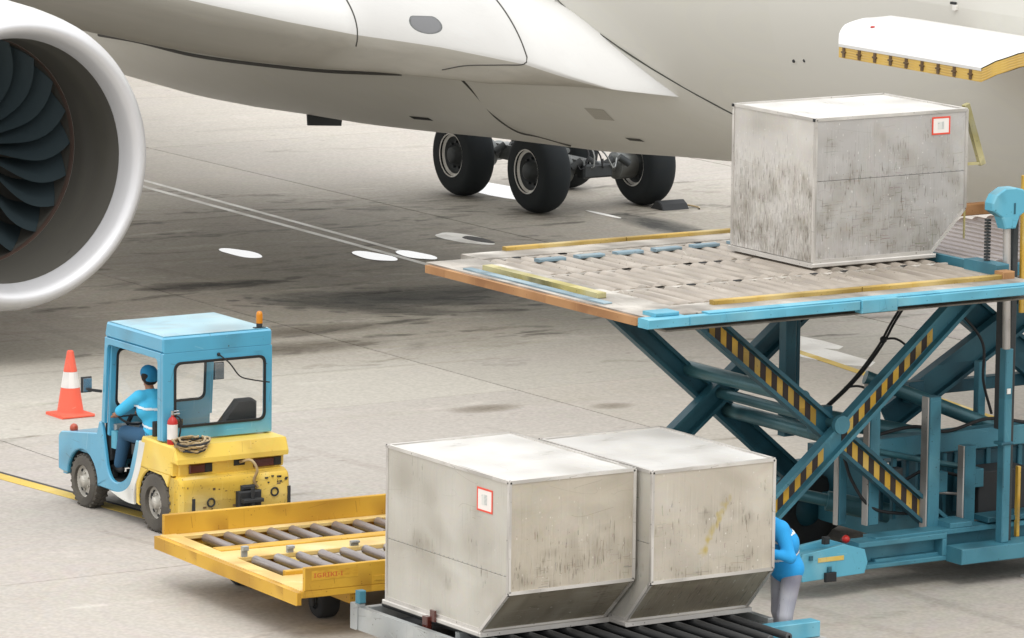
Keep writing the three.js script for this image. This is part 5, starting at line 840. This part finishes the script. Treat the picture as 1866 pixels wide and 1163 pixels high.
// the driver sits on the near seat looking ahead (-z)
person('person in blue cap and banded blue shirt sitting at the wheel of the tractor', [-2.94, 0, -6.46], {
  pelvis: V(0, 1.0, 0.33), chest: V(0, 1.3, 0.26), shL: V(-0.17, 1.45, 0.22), shR: V(0.17, 1.45, 0.22), head: V(0, 1.65, 0.16), face: V(0, -0.08, -1).normalize(), headUp: V(0, 1, -0.08).normalize(),
  elL: V(-0.29, 1.27, 0.02), elR: V(0.27, 1.24, 0.05), wrL: V(-0.2, 1.18, -0.22), wrR: V(0.14, 1.18, -0.2), hdL: V(0.35, 0.05, -1), hdR: V(-0.2, 0.05, -1), pnL: V(0.3, -1, 0), pnR: V(-0.3, -1, 0), curl: 1.3,
  hipL: V(-0.1, 0.99, 0.28), hipR: V(0.1, 0.99, 0.28), knL: V(-0.13, 0.98, -0.14), knR: V(0.13, 0.98, -0.14), anL: V(-0.12, 0.58, -0.3), anR: V(0.12, 0.58, -0.3), foot: V(0, 0, -1),
}, { shirt: M.shirt, trousers: M.trousersDark, cap: M.cap, bands: [[V(0, 1.35, 0.25), V(0, 1, 0.2), 0.012, 0.22], [V(0, 1.13, 0.3), V(0, 1, 0.2), 0.012, 0.3]] });
// the worker leans against the end of the second container, seen from behind and to the right
const worker = person('person in bright blue shirt and grey trousers bending to push the containers', [-0.9, 0, 3.3], {
  pelvis: V(0.03, 0.97, 0), chest: V(-0.05, 1.24, 0), shL: V(-0.17, 1.4, 0.18), shR: V(-0.17, 1.4, -0.18), head: V(-0.36, 1.5, 0), face: V(-1, -0.5, 0).normalize(), headUp: V(-0.5, 1, 0).normalize(),
  elL: V(-0.14, 1.14, 0.3), elR: V(-0.16, 1.14, -0.3), wrL: V(-0.34, 1.2, 0.24), wrR: V(-0.34, 1.2, -0.24), hdL: V(-0.5, 0.85, 0), hdR: V(-0.5, 0.85, 0), pnL: V(-1, -0.3, 0), pnR: V(-1, -0.3, 0), curl: 0.2,
  hipL: V(0.03, 0.92, 0.1), hipR: V(0.03, 0.92, -0.1), knL: V(-0.08, 0.5, 0.14), knR: V(0.05, 0.5, -0.14), anL: V(-0.05, 0.095, 0.14), anR: V(0.14, 0.095, -0.16), foot: V(-1, 0, 0),
}, { shirt: M.shirt2, trousers: M.trousers, cap: M.cap, longSleeve: true, fat: 0.03, bands: [[V(0.0, 1.12, 0), V(-0.35, 1, 0), 0.013, 0.3], [V(-0.1, 1.31, 0), V(-0.45, 1, 0), 0.013, 0.2]] });
// ------------------------------------------------------------------ small things
{
  const t = thing('traffic_cone', 'orange traffic cone with a white band on the apron in front of the tractor', 'traffic cone', [-0.48, 0, -12.78]);
  const b = new MB(); b.box(-0.23, 0.23, 0, 0.035, -0.23, 0.23, 0.015); b.build('base', M.cone, t);
  const c = new MB(); c.lathe([[0.175, 0.03], [0.165, 0.06], [0.122, 0.33], [0.118, 0.34]], 'y', V(0, 0, 0), 28); c.lathe([[0.085, 0.55], [0.042, 0.8], [0.03, 0.825], [0.018, 0.825], [0.018, 0.8]], 'y', V(0, 0, 0), 28); 
  const lo = new MB(); lo.lathe([[0.19, 0.034], [0.165, 0.06], [0.118, 0.36]], 'y', V(0, 0, 0), 28); lo.build('cone_body', M.cone, t);
  const w = new MB(); w.lathe([[0.119, 0.361], [0.087, 0.559]], 'y', V(0, 0, 0), 28); w.build('reflective_band', M.coneBand, t);
  const up = new MB(); up.lathe([[0.0865, 0.56], [0.042, 0.81], [0.03, 0.825], [0.02, 0.825], [0.02, 0.79]], 'y', V(0, 0, 0), 28); up.build('cone_tip', M.cone, t);
}
{
  const t = thing('wheel_chock', 'dark rubber chock against the far wheel of the landing gear', 'wheel chock', [16.62, 0, -24.8]);
  const b = new MB(); b.plate(poly([[-0.2, 0.0], [0.18, 0.0], [0.12, 0.09], [0.03, 0.14], [-0.06, 0.13]]), 0.5, place(Z, Y, nX, V(0.3, 0, 0)), 0.015); b.build('wedge', M.dark, t);
  const c = new MB(); c.tube([V(0.32, 0.05, 0), V(0.42, 0.03, 0.08), V(0.46, 0.02, 0.2), V(0.38, 0.02, 0.34)], 0.014, 16, 6); c.build('rope', M.rope, t);
}
{
  const t = thing('fire_extinguisher', 'red and white fire extinguisher clipped to the rear corner of the tractor cab', 'fire extinguisher', [-3.12, 1.02, -5.42]);
  const b = new MB(); b.lathe([[0.001, 0], [0.055, 0.0], [0.06, 0.02], [0.06, 0.09]], 'y', V(0, 0, 0), 22); b.lathe([[0.06, 0.24], [0.055, 0.29], [0.03, 0.325], [0.018, 0.33], [0.018, 0.35]], 'y', V(0, 0, 0), 22);
  const lo = new MB(); lo.lathe([[0.001, 0], [0.055, 0.0], [0.06, 0.02], [0.06, 0.08]], 'y', V(0, 0, 0), 22); lo.build('cylinder', M.red, t);
  const w = new MB(); w.lathe([[0.0605, 0.08], [0.0605, 0.25]], 'y', V(0, 0, 0), 22); w.build('label', M.coneBand, t);
  const u = new MB(); u.lathe([[0.06, 0.25], [0.055, 0.29], [0.03, 0.325], [0.018, 0.33], [0.018, 0.35]], 'y', V(0, 0, 0), 22); u.build('shoulder', M.red, t);
  const v = new MB(); v.box(-0.02, 0.09, 0.35, 0.37, -0.012, 0.012, 0.004); v.box(-0.02, 0.08, 0.385, 0.4, -0.012, 0.012, 0.004); v.cyl(V(0, 0.34, 0), V(0, 0.4, 0), 0.016, 10); v.build('valve', M.chrome, t);
  const h = new MB(); h.tube([V(0.02, 0.36, 0), V(0.09, 0.3, 0.02), V(0.085, 0.18, 0.03), V(0.07, 0.08, 0.02)], 0.01, 18, 6); h.build('hose', M.black, t);
}
{
  const t = thing('coiled_rope', 'tangled pile of tan rope lying on the yellow rear shelf of the tractor', 'rope', [-2.98, 1.045, -5.28]);
  for (let k = 0; k < 9; k++) { const pts = [], a0 = rr(0, 6), ex = rr(0.15, 0.24), ez = rr(0.05, 0.09), y = -0.02 + k * 0.013; for (let i = 0; i <= 22; i++) { const a = a0 + i / 22 * 6.0; pts.push(V(Math.cos(a) * ex + rr(-0.015, 0.015), y + rr(-0.01, 0.012) - Math.max(0, Math.sin(a)) * 0.05, Math.sin(a) * ez + 0.05 + rr(-0.01, 0.01))); } const b = new MB(); b.tube(pts, 0.013, 70, 6); b.build('loop', k % 3 ? M.rope : M.dark, t); }
}
renderer.render(scene, camera);
